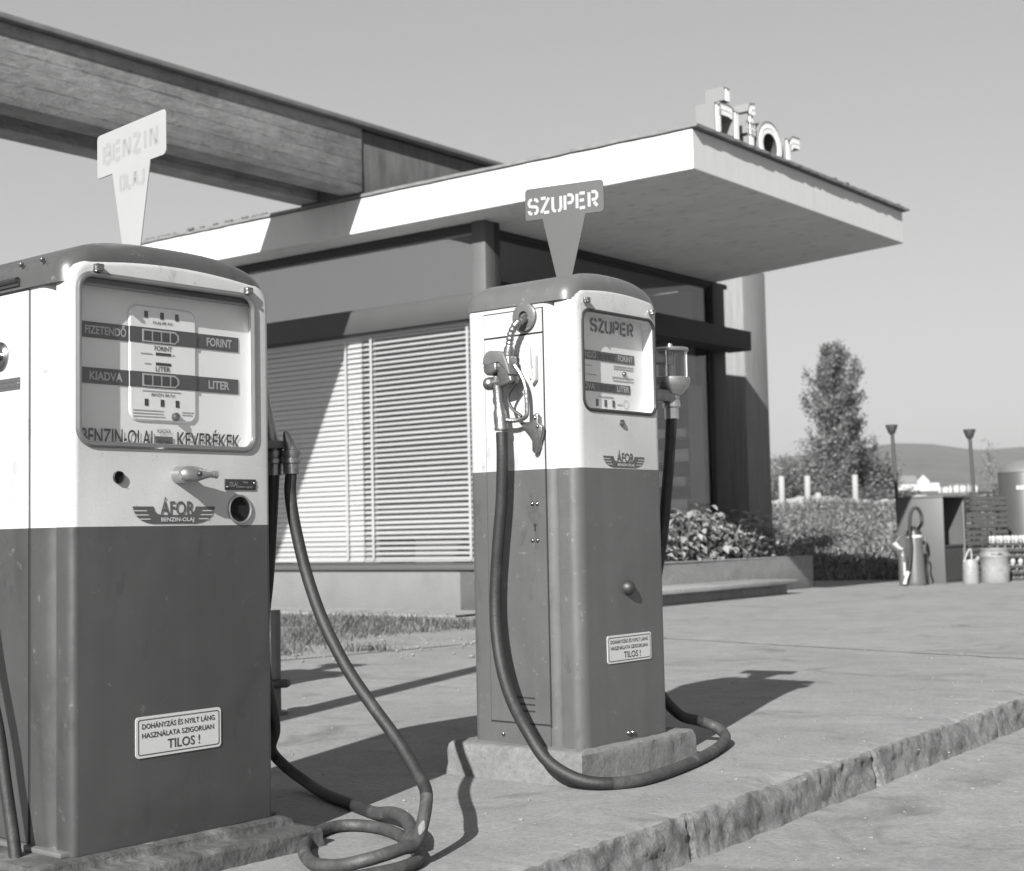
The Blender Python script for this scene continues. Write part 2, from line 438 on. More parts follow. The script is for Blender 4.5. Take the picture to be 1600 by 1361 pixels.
# ------------------------------------------------------------------ helpers
class MB:
    def __init__(s):
        s.v = []; s.f = []; s.m = []
    def add(s, vs_, fs_, mi=0):
        o = len(s.v)
        s.v += [tuple(q) for q in vs_]
        for f in fs_:
            s.f.append(tuple(i + o for i in f)); s.m.append(mi)
    def box(s, x0, x1, y0, y1, z0, z1, mi=0, T=None):
        p = [(x0, y0, z0), (x1, y0, z0), (x1, y1, z0), (x0, y1, z0), (x0, y0, z1), (x1, y0, z1), (x1, y1, z1), (x0, y1, z1)]
        if T: p = [T @ Vector(q) for q in p]
        s.add(p, [(0, 3, 2, 1), (4, 5, 6, 7), (0, 1, 5, 4), (1, 2, 6, 5), (2, 3, 7, 6), (3, 0, 4, 7)], mi)
    def loft(s, rings, mi=0, closed=True, cap0=False, cap1=False):
        n = len(rings[0]); vs_ = [q for r in rings for q in r]; fs_ = []
        for i in range(len(rings) - 1):
            for j in range(n if closed else n - 1):
                k = (j + 1) % n
                fs_.append((i * n + j, i * n + k, (i + 1) * n + k, (i + 1) * n + j))
        if cap0: fs_.append(tuple(range(n - 1, -1, -1)))
        if cap1: fs_.append(tuple((len(rings) - 1) * n + j for j in range(n)))
        s.add(vs_, fs_, mi)
    def tube(s, pts, r, n=10, mi=0, caps=True):
        pts = [Vector(p) for p in pts]
        rr = r if isinstance(r, (list, tuple)) else [r] * len(pts)
        rings = []; t0 = (pts[1] - pts[0]).normalized()
        up = Vector((0, 0, 1)) if abs(t0.z) < 0.9 else Vector((1, 0, 0))
        nrm = (up - t0 * up.dot(t0)).normalized()
        for i, p in enumerate(pts):
            t = (pts[min(i + 1, len(pts) - 1)] - pts[max(i - 1, 0)]).normalized()
            nrm = (nrm - t * nrm.dot(t)).normalized()
            bi = t.cross(nrm)
            rings.append([p + (nrm * cos(2 * pi * k / n) + bi * sin(2 * pi * k / n)) * rr[i] for k in range(n)])
        s.loft(rings, mi, True, caps, caps)
    def lathe(s, prof, o=(0, 0, 0), axis='z', n=24, mi=0, T=None):
        rings = []
        for r, h in prof:
            ring = []
            for k in range(n):
                a = 2 * pi * k / n
                c, q = r * cos(a), r * sin(a)
                p = (c, q, h) if axis == 'z' else ((h, c, q) if axis == 'x' else (q, h, c))
                p = Vector(p) + Vector(o)
                ring.append(T @ p if T else p)
            rings.append(ring)
        s.loft(rings, mi, True, prof[0][0] > 1e-6, prof[-1][0] > 1e-6)
    def prism(s, poly, o, u, v, t, mi=0):
        o, u, v = Vector(o), Vector(u), Vector(v)
        n = u.cross(v).normalized()
        a = [o + u * p[0] + v * p[1] for p in poly]
        b = [q + n * t for q in a]
        k = len(poly)
        s.add(a + b, [tuple(range(k - 1, -1, -1)), tuple(range(k, 2 * k))] + [(i, (i + 1) % k, k + (i + 1) % k, k + i) for i in range(k)], mi)
    def sphere(s, c, r, n=16, m=10, mi=0, sc=(1, 1, 1)):
        rings = []
        for i in range(m + 1):
            th = pi * i / m
            rings.append([Vector(c) + Vector((r * sin(th) * cos(2 * pi * k / n) * sc[0], r * sin(th) * sin(2 * pi * k / n) * sc[1], -r * cos(th) * sc[2])) for k in range(n)])
        s.loft(rings, mi)
    def build(s, name, mats, parent=None, bevel=0, smooth=True, ang=35, seg=2):
        me = bpy.data.meshes.new(name)
        me.from_pydata([tuple(q) for q in s.v], [], s.f)
        if not isinstance(mats, (list, tuple)): mats = [mats]
        for m_ in mats: me.materials.append(M[m_] if isinstance(m_, str) else m_)
        me.polygons.foreach_set('material_index', s.m)
        bm = bmesh.new(); bm.from_mesh(me)
        bmesh.ops.remove_doubles(bm, verts=bm.verts, dist=1e-5)
        bmesh.ops.dissolve_degenerate(bm, dist=1e-6, edges=bm.edges)
        bmesh.ops.recalc_face_normals(bm, faces=bm.faces)
        if bevel:
            ed = [e for e in bm.edges if len(e.link_faces) == 2 and e.calc_face_angle(0) > radians(50)]
            bmesh.ops.bevel(bm, geom=ed, offset=bevel, segments=seg, profile=0.5, affect='EDGES', clamp_overlap=True)
        bm.to_mesh(me); bm.free()
        if smooth:
            me.polygons.foreach_set('use_smooth', [True] * len(me.polygons))
            me.set_sharp_from_angle(angle=radians(ang))
        ob = bpy.data.objects.new(name, me)
        COL.objects.link(ob)
        if parent: ob.parent = parent
        return ob

def tag(o, label=None, cat=None, group=None, kind=None):
    if label: o['label'] = label
    if cat: o['category'] = cat
    if group: o['group'] = group
    if kind: o['kind'] = kind
    return o
def thing(name, label, cat, loc=(0, 0, 0), rz=0, group=None):
    o = bpy.data.objects.new(name, None)
    COL.objects.link(o)
    o.empty_display_size = 0.2
    o.location = loc; o.rotation_euler = (0, 0, rz)
    return tag(o, label, cat, group)
def copy_tree(o, parent=None):
    c = o.copy(); COL.objects.link(c)
    if parent: c.parent = parent
    for ch in list(o.children): copy_tree(ch, c)
    return c
def spline(pts, n=10):
    pts = [Vector(p) for p in pts]; out = []
    P = [pts[0] * 2 - pts[1]] + pts + [pts[-1] * 2 - pts[-2]]
    for i in range(1, len(P) - 2):
        for k in range(n):
            t = k / n
            a, b, c, d = P[i - 1], P[i], P[i + 1], P[i + 2]
            out.append(0.5 * ((2 * b) + (c - a) * t + (2 * a - 5 * b + 4 * c - d) * t * t + (3 * b - a - 3 * c + d) * t ** 3))
    out.append(pts[-1])
    return out
def at(px, py, Y):          # world point at depth Y seen at a pixel of the 1600 px photograph
    d = R_AX * ((px - 800) / F_PX) + D_AX * ((py - 680.5) / F_PX) + F_AX
    return Vector((0, 0, CAM_H)) + d * (Y / d.y)

_txt = {}
def text_geo(body, off=.012):
    if (body, off) in _txt: return _txt[(body, off)]
    cu = bpy.data.curves.new('txt', 'FONT'); cu.body = body; cu.size = 1.0; cu.resolution_u = 3; cu.offset = off
    ob = bpy.data.objects.new('txt', cu); COL.objects.link(ob)
    bpy.context.view_layer.update()
    dg = bpy.context.evaluated_depsgraph_get()
    me = bpy.data.meshes.new_from_object(ob.evaluated_get(dg))
    vs_ = [tuple(v.co[:2]) for v in me.vertices]; fs_ = [tuple(p.vertices) for p in me.polygons]
    bpy.data.objects.remove(ob); bpy.data.meshes.remove(me)
    _txt[(body, off)] = (vs_, fs_)
    return vs_, fs_
CAPH = max(v[1] for v in text_geo('H')[0])
def put_text(mb, body, o, u, v, width, cap, mi=0, center=False, off=.012):
    """lettering lying in the plane o,u,v, cap height and total width given"""
    vs_, fs_ = text_geo(body, off)
    x0 = min(p[0] for p in vs_); x1 = max(p[0] for p in vs_)
    sx = width / (x1 - x0); sy = cap / CAPH
    o, u, v = Vector(o), Vector(u), Vector(v)
    dx = -width / 2 if center else 0
    mb.add([o + u * ((p[0] - x0) * sx + dx) + v * (p[1] * sy) for p in vs_], fs_, mi)

STENCIL = {
 'S': [[(0, .62), (0, .84), (.14, .97), (.38, 1)], [(.62, 1), (.88, .96), (1, .84), (1, .76)], [(0, .64), (.12, .54), (.88, .46), (1, .36)], [(1, .38), (1, .16), (.86, .03), (.62, 0)], [(.38, 0), (.12, .04), (0, .16), (0, .24)]],
 'Z': [[(.02, 1), (.62, 1)], [(.98, 1), (.04, .0)], [(.36, 0), (1, 0)]],
 'U': [[(.02, 1), (.02, .18), (.16, .03), (.40, .0)], [(.98, 1), (.98, .18), (.84, .03), (.62, .0)]],
 'P': [[(.06, 0), (.06, 1)], [(.36, 1), (.78, .99), (.98, .86), (.98, .6), (.8, .46), (.36, .44)]],
 'E': [[(.06, 0), (.06, 1)], [(.36, 1), (1, 1)], [(.36, .52), (.9, .52)], [(.36, 0), (1, 0)]],
 'R': [[(.06, 0), (.06, 1)], [(.36, 1), (.78, .99), (.98, .86), (.98, .62), (.8, .48), (.36, .46)], [(.62, .3), (1, 0)]],
 'B': [[(.06, 0), (.06, 1)], [(.32, 1), (.76, 1), (.94, .88), (.94, .66), (.78, .54), (.32, .54)], [(.78, .5), (1, .4), (1, .14), (.8, 0), (.32, 0)]],
 'N': [[(.06, 0), (.06, 1)], [(.2, .95), (.8, .06)], [(.94, 0), (.94, 1)]],
 'I': [[(.5, 0), (.5, 1)]],
 'O': [[(.4, 1), (.12, .95), (.04, .8), (.04, .2), (.12, .05), (.4, 0)], [(.6, 1), (.88, .95), (.96, .8), (.96, .2), (.88, .05), (.6, 0)]],
 'L': [[(.1, 1), (.1, 0)], [(.36, 0), (1, 0)]],
 'A': [[(.0, 0), (.42, 1)], [(.58, 1), (1, 0)], [(.3, .34), (.7, .34)]],
 'J': [[(.9, 1), (.9, .16), (.74, .02), (.5, 0)], [(.3, .0), (.1, .06)]],
}
def put_stencil(mb, word, o, u, v, width, h, sw, mi=0, gap=0.42):
    o, u, v = Vector(o), Vector(u), Vector(v)
    adv = [0.45 if c == 'I' else 1.0 for c in word]
    unit = width / (sum(adv) + gap * (len(word) - 1))
    x = 0
    for c, a in zip(word, adv):
        for st in STENCIL[c]:
            P = [Vector(((x + p[0] * a) * unit, p[1] * (h - sw) + sw / 2)) for p in st]
            L = []; Rr = []
            for i, p in enumerate(P):
                d = (P[min(i + 1, len(P) - 1)] - P[max(i - 1, 0)]).normalized()
                nn = Vector((-d.y, d.x)) * sw / 2
                L.append(p + nn); Rr.append(p - nn)
            q = L + Rr[::-1]
            k = len(P)
            mb.add([o + u * w.x + v * w.y for w in q], [(i, i + 1, 2 * k - 2 - i, 2 * k - 1 - i) for i in range(k - 1)], mi)
        x += a + gap

def rrect(x0, x1, z0, z1, r, n=6):
    out = []
    for cx, cz, a0 in ((x1 - r, z0 + r, -90), (x1 - r, z1 - r, 0), (x0 + r, z1 - r, 90), (x0 + r, z0 + r, 180)):
        for k in range(n + 1):
            a = radians(a0 + 90 * k / n)
            out.append((cx + r * cos(a), cz + r * sin(a)))
    return out

# ------------------------------------------------------------------ the setting: ground, driveway, apron
YB = radians(52.46419)                       # yaw of the building
G0 = Vector((-0.364, 14.161, 0.0))           # foot of the building's glazed corner
BB = Vector((cos(YB), sin(YB), 0)); AA = Vector((-sin(YB), cos(YB), 0))
def bw_(b, a, z=0): return G0 + BB * b + AA * a + Vector((0, 0, z))

def lerp_tab(t, x):
    if x <= t[0][0]: return t[0][1]
    for (a, p), (b, q) in zip(t, t[1:]):
        if x <= b: return p + (q - p) * (x - a) / (b - a)
    return t[-1][1]
ZT = [(0, -.2), (19, -.2), (20.5, -.06), (22, .05), (26, .36), (40, 1.32), (44, 1.45), (100, 1.9), (200, 4.5), (300, 8.5), (600, 17), (1000, 34)]
RIDGE = [(-400, 96), (600, 98), (1100, 104), (1200, 109), (1300, 114), (1400, 125), (1450, 123), (1500, 115), (1530, 109), (1560, 112), (1600, 114), (1700, 118), (2400, 100), (4000, 90)]
def ground_z(x, y):
    if y < 15: return -.2
    q = x / y
    s = min(1, max(0, (q - .11) / .06)); s = s * s * (3 - 2 * s)
    far = min(1, max(0, (y - 60) / 60))
    s = max(s, far)
    z = lerp_tab(ZT, min(y, 600))
    if y > 600:
        zr = lerp_tab(RIDGE, 800 + 2307 * q) / 2307 * 1500 + .74
        if y <= 1500:
            t = (y - 600) / 900; t = t * t * (3 - 2 * t) * .55 + t * .45
            z = 17 + (zr - 17) * t
        else:
            z = zr - (y - 1500) * .03
        z += 3 * sin(x * .011) * sin(y * .013) * min(1, (y - 600) / 300)
    return -.2 + (z + .2) * s
g = MB()
ys = [0, 8, 15, 19, 19.7, 20.3, 21, 22, 23, 24.5, 26, 28, 30, 32.5, 35, 37.5, 40, 42, 44, 50, 60, 80, 100, 130, 160, 200, 250, 300, 400, 500, 600, 700, 800, 900, 1000, 1100, 1200, 1300, 1400, 1500, 1600, 2000, 4000]
qs = [-3, -2, -1.4, -1, -.7, -.5, -.35, -.2, -.1, 0, .05] + [.08 + .012 * k for k in range(36)] + [.55, .65, .8, 1, 1.4, 2, 3]
rows = []
for y in ys:
    rows.append([])
    for q in qs:
        x = q * max(y, 8.0)
        z = ground_z(x, y)
        if 24 < y < 62: z += .10 * sin(x * 1.7 + y) * sin(y * .9)
        rows[-1].append((x, y, z))
n = len(qs)
g.loft(rows, 0, closed=False)
w8 = 24.0
g.add([(-w8, 0, -.2), (w8, 0, -.2), (4000, -4000, -.2), (-4000, -4000, -.2)], [(0, 1, 2, 3)])
g.add([(w8, 0, -.2), (24, 8, -.2), (12000, 4000, ground_z(12000, 4000)), (4000, -4000, -.2)], [(0, 1, 2, 3)])
g.add([(-w8, 0, -.2), (-24, 8, -.2), (-12000, 4000, ground_z(-12000, 4000)), (-4000, -4000, -.2)], [(0, 1, 2, 3)])
tag(g.build('ground', 'field', ang=80), kind='structure')

# driveway: lower concrete in front of the kerb
KA = -6.80                                     # kerb line in building coordinates (a)
d = MB()
d.add([bw_(-16, KA - 14, -.118), bw_(9.5, KA - 14, -.118), bw_(9.5, KA + .9, -.118), bw_(-16, KA - .1, -.118)], [(0, 1, 2, 3)])
tag(d.build('driveway', 'driveway'), kind='structure')

# apron: raised concrete island with a rough broken kerb face
rnd = random.Random(3)
def sm_noise(seed, n, step):
    r = random.Random(seed); k = [r.uniform(-1, 1) for _ in range(n // step + 3)]
    return [k[i // step] * (1 - (i % step) / step) + k[i // step + 1] * (i % step) / step for i in range(n)]
from mathutils import noise as mnoise
ap = MB()
NK = 1500
b0k, b1k = -12.0, 7.0
rows = []
joints = [-10.2, -8.9, -7.62, -6.35, -5.05, -3.7, -2.3, -.9, .6, 2.0, 3.6]
def fr(x, y, sc, o=5): return mnoise.fractal(Vector((x * sc, y * sc, 3.3)), .9, 2.1, o)
PROF = [(.012, -.001), (.004, -.006), (0, -.016), (-.001, -.028), (-.002, -.041), (-.003, -.054), (-.004, -.067), (-.005, -.080), (-.007, -.093), (-.010, -.106), (-.016, -.122)]
for i in range(NK):
    b = b0k + (b1k - b0k) * i / (NK - 1)
    base = -6.885 + .0394 * (b + 7.87)
    jd = min(abs(b - j) for j in joints)
    notch = .016 * max(0, 1 - jd / .014)
    edge = max(0, fr(b, 7.7, 3.1, 6) - .12)                       # broken stretches of the top edge
    nib = max(0, fr(b, 2.2, 14, 3) - .2)
    row = [bw_(b, base + .55, 0), bw_(b, base + .10 + .02 * fr(b, 1, 4), 0.0)]
    for x_, z_ in PROF:
        t = min(1, max(0, (z_ + .062) / .06))                      # 1 at the top, 0 lower down
        x = base + x_ + .011 * fr(b, z_ * 2.2, 6.5) + .007 * fr(b, z_ * 1.5, 24, 4) + .050 * edge * t * t + .018 * nib * t + notch
        row.append(bw_(b, x, z_ - .030 * edge * t - .010 * nib * t + (.003 * fr(b, 4.4, 20, 3) if z_ > -.01 else .004 * fr(b, z_, 18, 3))))
    rows.append(row)
ap.loft([[r[j] for r in rows] for j in (1, 2)], 0, closed=False)
ap.loft([[r[j] for r in rows] for j in range(2, 2 + len(PROF))], 1, closed=False)
# upper sheet
top0 = [r[1] for r in rows]
ap.loft([top0, [r[0] for r in rows]], 0, closed=False)
ap.add([rows[0][0], rows[-1][0], bw_(7.0, -1.0, 0), bw_(7.0, 12, 0), bw_(-12, 12, 0)], [(0, 1, 2, 3, 4)], 0)
ap.add([bw_(7.0, -1.0, 0), bw_(7.0, 12, 0), bw_(7.0, 12, -.25), bw_(7.0, -1.0, -.25)], [(0, 1, 2, 3)], 0)
ap.add([rows[-1][0], bw_(7.0, -1.0, 0), bw_(7.0, -1.0, -.25), rows[-1][0] - Vector((0, 0, .25))], [(0, 1, 2, 3)], 0)
tag(ap.build('apron', ['concrete', 'kerb'], ang=40), kind='structure')
# right-hand strip of paving that carries the tins and crates
ap2 = MB()
ap2.add([bw_(7.0, -12, 0), bw_(7.9, -11.5, 0), bw_(8.6, -3, 0), bw_(8.2, .4, 0), bw_(7.0, .6, 0)], [(0, 1, 2, 3, 4)])
tag(ap2.build('pavement', 'concrete'), kind='structure')

# expansion joint across the apron and hairline cracks
j = MB()
def ribbon(mb, pts, w, z, jit=.006, seed=1):
    r = random.Random(seed); P = []
    for (x0, y0), (x1, y1) in zip(pts, pts[1:]):
        for k in range(14):
            t = k / 14; P.append(Vector((x0 + (x1 - x0) * t + r.uniform(-jit, jit), y0 + (y1 - y0) * t + r.uniform(-jit, jit), z)))
    P.append(Vector((*pts[-1], z)))
    L, R_ = [], []
    for i, p in enumerate(P):
        d_ = (P[min(i + 1, len(P) - 1)] - P[max(i - 1, 0)]); d_.z = 0; d_.normalize()
        nn = Vector((-d_.y, d_.x, 0)) * w / 2 * r.uniform(.6, 1.3)
        L.append(p + nn); R_.append(p - nn)
    mb.loft([L, R_], 0, closed=False)
ribbon(j, [(-.2, 11.8), (1.04, 10.227), (1.9, 9.2), (2.775, 8.144), (3.7, 7.03)], .024, .004, .012, 4)
jm = mat('joint_seam', 0.17, 0.95)  # flat grey of the seam strip itself
tag(j.build('pavement_joint', jm), kind='structure')

# sandy dirt in front of the office and its path slab
dm = MB()
dm.add([(-3.1, 9.0, .004), (-1.49, 9.0, .004), (-1.1, 9.35, .004), (-.5, 9.9, .004), (.35, 11.0, .004), (.1, 12.2, .004), (-.35, 12.75, .004), (-2.7, 14.6, .004), (-4.5, 14.2, .004)], [tuple(range(9))])
tag(dm.build('dirt_patch', 'dirt'), kind='structure')
pt = MB()
pt.add([bw_(-.75, -.35, .02), bw_(0, -.35, .02), bw_(0, 9, .02), bw_(-.75, 9, .02), bw_(-.75, -.35, 0), bw_(-.75, 9, 0)], [(0, 1, 2, 3), (0, 3, 5, 4)])
tag(pt.build('path', 'concrete'), kind='structure')

# ------------------------------------------------------------------ office building
bld = thing('station_office', 'low flat roofed filling station office with white fascia, glazed walls and venetian blinds', 'building', G0, YB)
ZS, ZTOP = 3.755, 4.10
# local coordinates: x = along b, y = along a, z up
lw = MB()
lw.box(-.0, .22, -.06, 9.0, 0, .404)
lw.box(.0, 4.6, -.0, .22, 0, .40)
lw.build('low_wall', 'wall', bld, bevel=.012)
ew = MB(); ew.box(.002, .22, 6.0, 8.99, .455, 2.82); ew.box(.002, .22, 6.0, 8.99, 3.057, 3.688); ew.box(.24, 4.5, 8.92, 9.0, .0, ZS - .002)
ew.build('end_wall', 'wall', bld)
cp = MB(); cp.box(-.045, .10, -.215, -.05, .404, ZS)
cp.build('corner_post', 'post_paint', bld, bevel=.006)
cp2 = MB(); cp2.box(.10, .19, -.215, -.08, .404, ZS)
cp2.build('corner_post', 'frame_dark', bld, bevel=.004)
# lintel between lower window and clerestory
li = MB(); li.box(-.03, .08, -.05, 9.0, 2.822, 3.055)
li.build('lintel', 'frame_mid', bld, bevel=.006)
sl = MB(); sl.box(-.035, .12, -.05, 9.0, .404, .452)
sl.build('window_sill', 'sill', bld, bevel=.004)
hd = MB(); hd.box(-.02, .08, -.05, 9.0, 3.69, ZS)
hd.build('window_head', 'frame_dark', bld, bevel=.004)
def window(parent, name, x0, x1, y0, y1, z0, z1, pm, fw, fm, axis):
    w = MB()
    if axis == 'a':
        w.box(x0, x1, y0, y0 + fw, z0, z1); w.box(x0, x1, y1 - fw, y1, z0, z1)
        w.box(x0, x1, y0 + fw, y1 - fw, z0, z0 + fw); w.box(x0, x1, y0 + fw, y1 - fw, z1 - fw, z1)
    else:
        w.box(x0, x0 + fw, y0, y1, z0, z1); w.box(x1 - fw, x1, y0, y1, z0, z1)
        w.box(x0 + fw, x1 - fw, y0, y1, z0, z0 + fw); w.box(x0 + fw, x1 - fw, y0, y1, z1 - fw, z1)
    f = w.build(name, fm, parent, bevel=.003)
    p = MB()
    if axis == 'a':
        xm = (x0 + x1) / 2; p.box(xm - .003, xm + .003, y0 + fw - .002, y1 - fw + .002, z0 + fw - .002, z1 - fw + .002)
    else:
        ym = (y0 + y1) / 2; p.box(x0 + fw - .002, x1 - fw + .002, ym - .003, ym + .003, z0 + fw - .002, z1 - fw + .002)
    pn = p.build('pane', pm, f, smooth=False)
    return f
wl = window(bld, 'window', .0, .05, -.045, 6.0, .452, 2.822, 'pane', .02, 'frame_mid', 'a')
wu = window(bld, 'clerestory_window', .0, .05, -.045, 6.0, 3.055, 3.69, 'pane_upper', .02, 'frame_mid', 'a')
wb = window(bld, 'side_window', .19, 4.62, .01, .06, .40, 3.0, 'pane', .03, 'frame_dark', 'b')
wbu = window(bld, 'side_clerestory_window', .19, 4.62, .01, .06, 3.22, 3.70, 'pane', .03, 'frame_dark', 'b')
hb = MB(); hb.box(.19, 5.0, -.02, .08, 3.70, ZS)
hb.build('window_head', 'frame_dark', bld, bevel=.004)
# blinds
def blind(y0, y1, tilt, tapes, x=.095, jitter=0.0):
    s = MB(); r = random.Random(int(y0 * 100) + 5); k = 0; z = .515
    while z < 2.80:
        t = tilt + r.uniform(-jitter, jitter); dx = .025 * cos(t); dz = .025 * sin(t)
        s.box(-.025, .025, y0, y1, -.0008, .0008, T=Matrix.Translation((x, 0, z + r.uniform(-.002, .002))) @ Matrix.Rotation(t, 4, 'Y'))
        z += .0525; k += 1
    s.box(x - .015, x + .015, y0, y1, .485, .500); s.box(x - .02, x + .02, y0, y1, 2.79, 2.822)
    bl = s.build('venetian_blind', 'slat', wl, smooth=False)
    for ty in tapes:
        for xx in (x - .029, x + .029):
            t = MB(); t.box(xx - .001, xx + .001, ty - .016, ty + .016, .50, 2.80)
            t.build('ladder_tape', 'slat', bl, smooth=False)
    return bl
blind(.03, 1.535, radians(-33), (.12, 1.40), jitter=.03)
blind(1.55, 3.6, radians(-64), (1.76, 3.3), jitter=.03)
blind(3.62, 5.9, radians(-60), (4.0, 5.5))
# inside
inn = MB()
inn.box(4.7, 4.8, .3, 8.9, 0, ZS - .06); inn.box(.25, 4.7, 8.8, 8.9, 0, ZS - .06)
inn.build('inner_wall', 'interior', bld)
fl = MB(); fl.box(.22, 4.7, .22, 8.8, .0, .03)
fl.build('floor', 'interior_dark', bld)
cl = MB(); cl.box(.2, 4.7, .12, 8.85, ZS - .05, ZS - .02)
cl.build('ceiling', 'interior', bld)
cn = MB(); cn.box(1.2, 1.8, .9, 2.4, .98, 1.02); cn.box(1.22, 1.78, .92, .96, .03, .98); cn.box(1.22, 1.78, 2.34, 2.38, .03, .98)
cn.build('counter', 'interior_dark', bld)
sh = thing('goods_shelf', 'tall open shelf seen through the side glazing behind the SZUPER pump', 'shelf', bw_(4.2, .12, .03), YB)
mb = MB()
for k in range(8): mb.box(0, .34, 0, 2.4, .35 + k * .29, .37 + k * .29)
for yy in (0, 1.19, 2.38): mb.box(.0, .34, yy - .018, yy + .0, .0, 2.45)
mb.build('shelf_frame', 'interior_dark', sh)
ct = None; rc_ = random.Random(17)
for k in range(8):
    for q_ in range(7):
        if rc_.random() < .2: continue
        if ct is None:
            mb = MB(); mb.box(-.08, .08, -.11, .11, 0, .17); ct = mb.build('carton', 'carton', bevel=.006); o = ct
            tag(o, 'small pale carton on the shelf behind the side glazing', 'carton', 'cartons on the shelf')
        else:
            o = ct.copy(); COL.objects.link(o)
        o.location = bw_(4.30 + rc_.uniform(-.02, .02), .28 + q_ * .33 + rc_.uniform(-.04, .04), .402 + k * .29); o.rotation_euler = (0, 0, YB + rc_.uniform(-.15, .15)); o.scale = (1, rc_.uniform(.7, 1.2), rc_.uniform(.55, 1.1))
# dark door bay and side wall beyond the side window
db = MB(); db.box(4.62, 4.90, -.03, .14, 0, ZS); 
db.build('door_post', 'frame_dark', bld, bevel=.006)
dr = MB(); dr.box(4.90, 5.46, .45, .52, 0, ZS - .02); dr.box(4.72, 4.9, .14, .52, 0, ZS - .02)
dr.build('door', 'frame_black', bld, bevel=.004)
bm_ = MB(); bm_.box(.6, 4.97, -.35, -.03, 2.905, 3.14)
bm_.build('side_lintel', 'frame_black', bld, bevel=.006)
# roof slab with a skewed far edge
def far_b(a): return 3.98 + (a + 2.74) * (4.70 - 3.98) / 2.64
aR0, aL0 = -2.74, 9.2
ro = MB()
q = [(-.406, aR0), (far_b(aR0), aR0), (far_b(aL0), aL0), (-.406, aL0)]
ro.add([(b, a, ZS) for b, a in q] + [(b, a, ZTOP) for b, a in q], [(0, 1, 2, 3)], 1)
ro.add([(b, a, ZS) for b, a in q] + [(b, a, ZTOP) for b, a in q], [(4, 7, 6, 5), (0, 4, 5, 1), (1, 5, 6, 2), (2, 6, 7, 3), (3, 7, 4, 0)], 0)
roof = ro.build('roof', ['fascia', 'soffit'], bld, bevel=.008, smooth=False)
ed = MB()
e = .055; ef = .022
q2 = [(-.406 - ef, aR0 - e), (far_b(aR0) + e, aR0 - e), (far_b(aL0) + e, aL0), (-.406 - ef, aL0)]
N = 90; rr = random.Random(21)
ring_pts = []
for (b0, a0), (b1, a1), sub in ((q2[0], q2[1], 60), (q2[1], q2[2], 20), (q2[2], q2[3], 4), (q2[3], q2[0], 110)):
    for k in range(sub):
        t = k / sub; ring_pts.append((b0 + (b1 - b0) * t, a0 + (a1 - a0) * t))
lo = []; hi = []; lo_in = []
for b, a in ring_pts:
    w = rr.uniform(-.007, .007)
    lo.append((b + w * .4, a + w, ZTOP + .002 + abs(w))); hi.append((b + w * .4, a + w, ZTOP + .032 + w * .8))
ed.loft([lo, hi], 0)
ed.add(hi, [tuple(range(len(hi)))]); ed.add(lo, [tuple(range(len(lo)))][::-1])
ed.build('roof_edging', 'edging', roof, smooth=False)
# gravel crumbs and moss on the roof edge
cr = MB()
for k in range(26):
    a = rr.uniform(2.3, 5.2); s_ = rr.uniform(.015, .04)
    cr.sphere((-.40 + rr.uniform(-.03, .05), a, ZTOP + .04 + s_ * .4), s_, 6, 4, sc=(1, 1.8, .7))
for k in range(10):
    b = rr.uniform(2.2, 3.9); s_ = rr.uniform(.012, .03)
    cr.sphere((b, aR0 - .03, ZTOP + .035 + s_ * .3), s_, 6, 4, sc=(1.8, 1, .6))
cr.build('roof_moss', 'bark', roof)['kind'] = 'stuff'

# concrete pier beyond the glazed corner
pr = thing('concrete_pier', 'tall rough concrete pier standing beyond the glazed corner of the office', 'pier', bw_(7.0, .85), YB)
pm = MB(); pm.box(0, .66, 0, .6, 0, 4.35)
pm.build('shaft', 'pier', pr, bevel=.004)

# board-marked beam lying across the roof
be = thing('concrete_beam', 'long board-marked concrete beam lying across the office roof', 'beam', bw_(0, 0, 0), YB)
b_ = MB()
b_.box(-13, -.42, 1.02, 1.30, ZTOP + .05, 4.80)
b_.box(-13, -.42, 1.64, 1.92, ZTOP + .05, 4.80)
b_.box(-13, -.42, 1.30, 1.64, 4.45, 4.80)
b_.build('beam_web', 'beam', be, bevel=.012)
b_ = MB()
b_.box(-.417, 4.7, 1.035, 1.90, ZTOP + .034, 4.78)
b_.build('beam_tail', 'beam_old', be, bevel=.012)
b_ = MB()
b_.box(-13, 4.7, .955, 1.98, 4.803, 4.85)
b_.build('beam_cover', 'edging', be, bevel=.006)

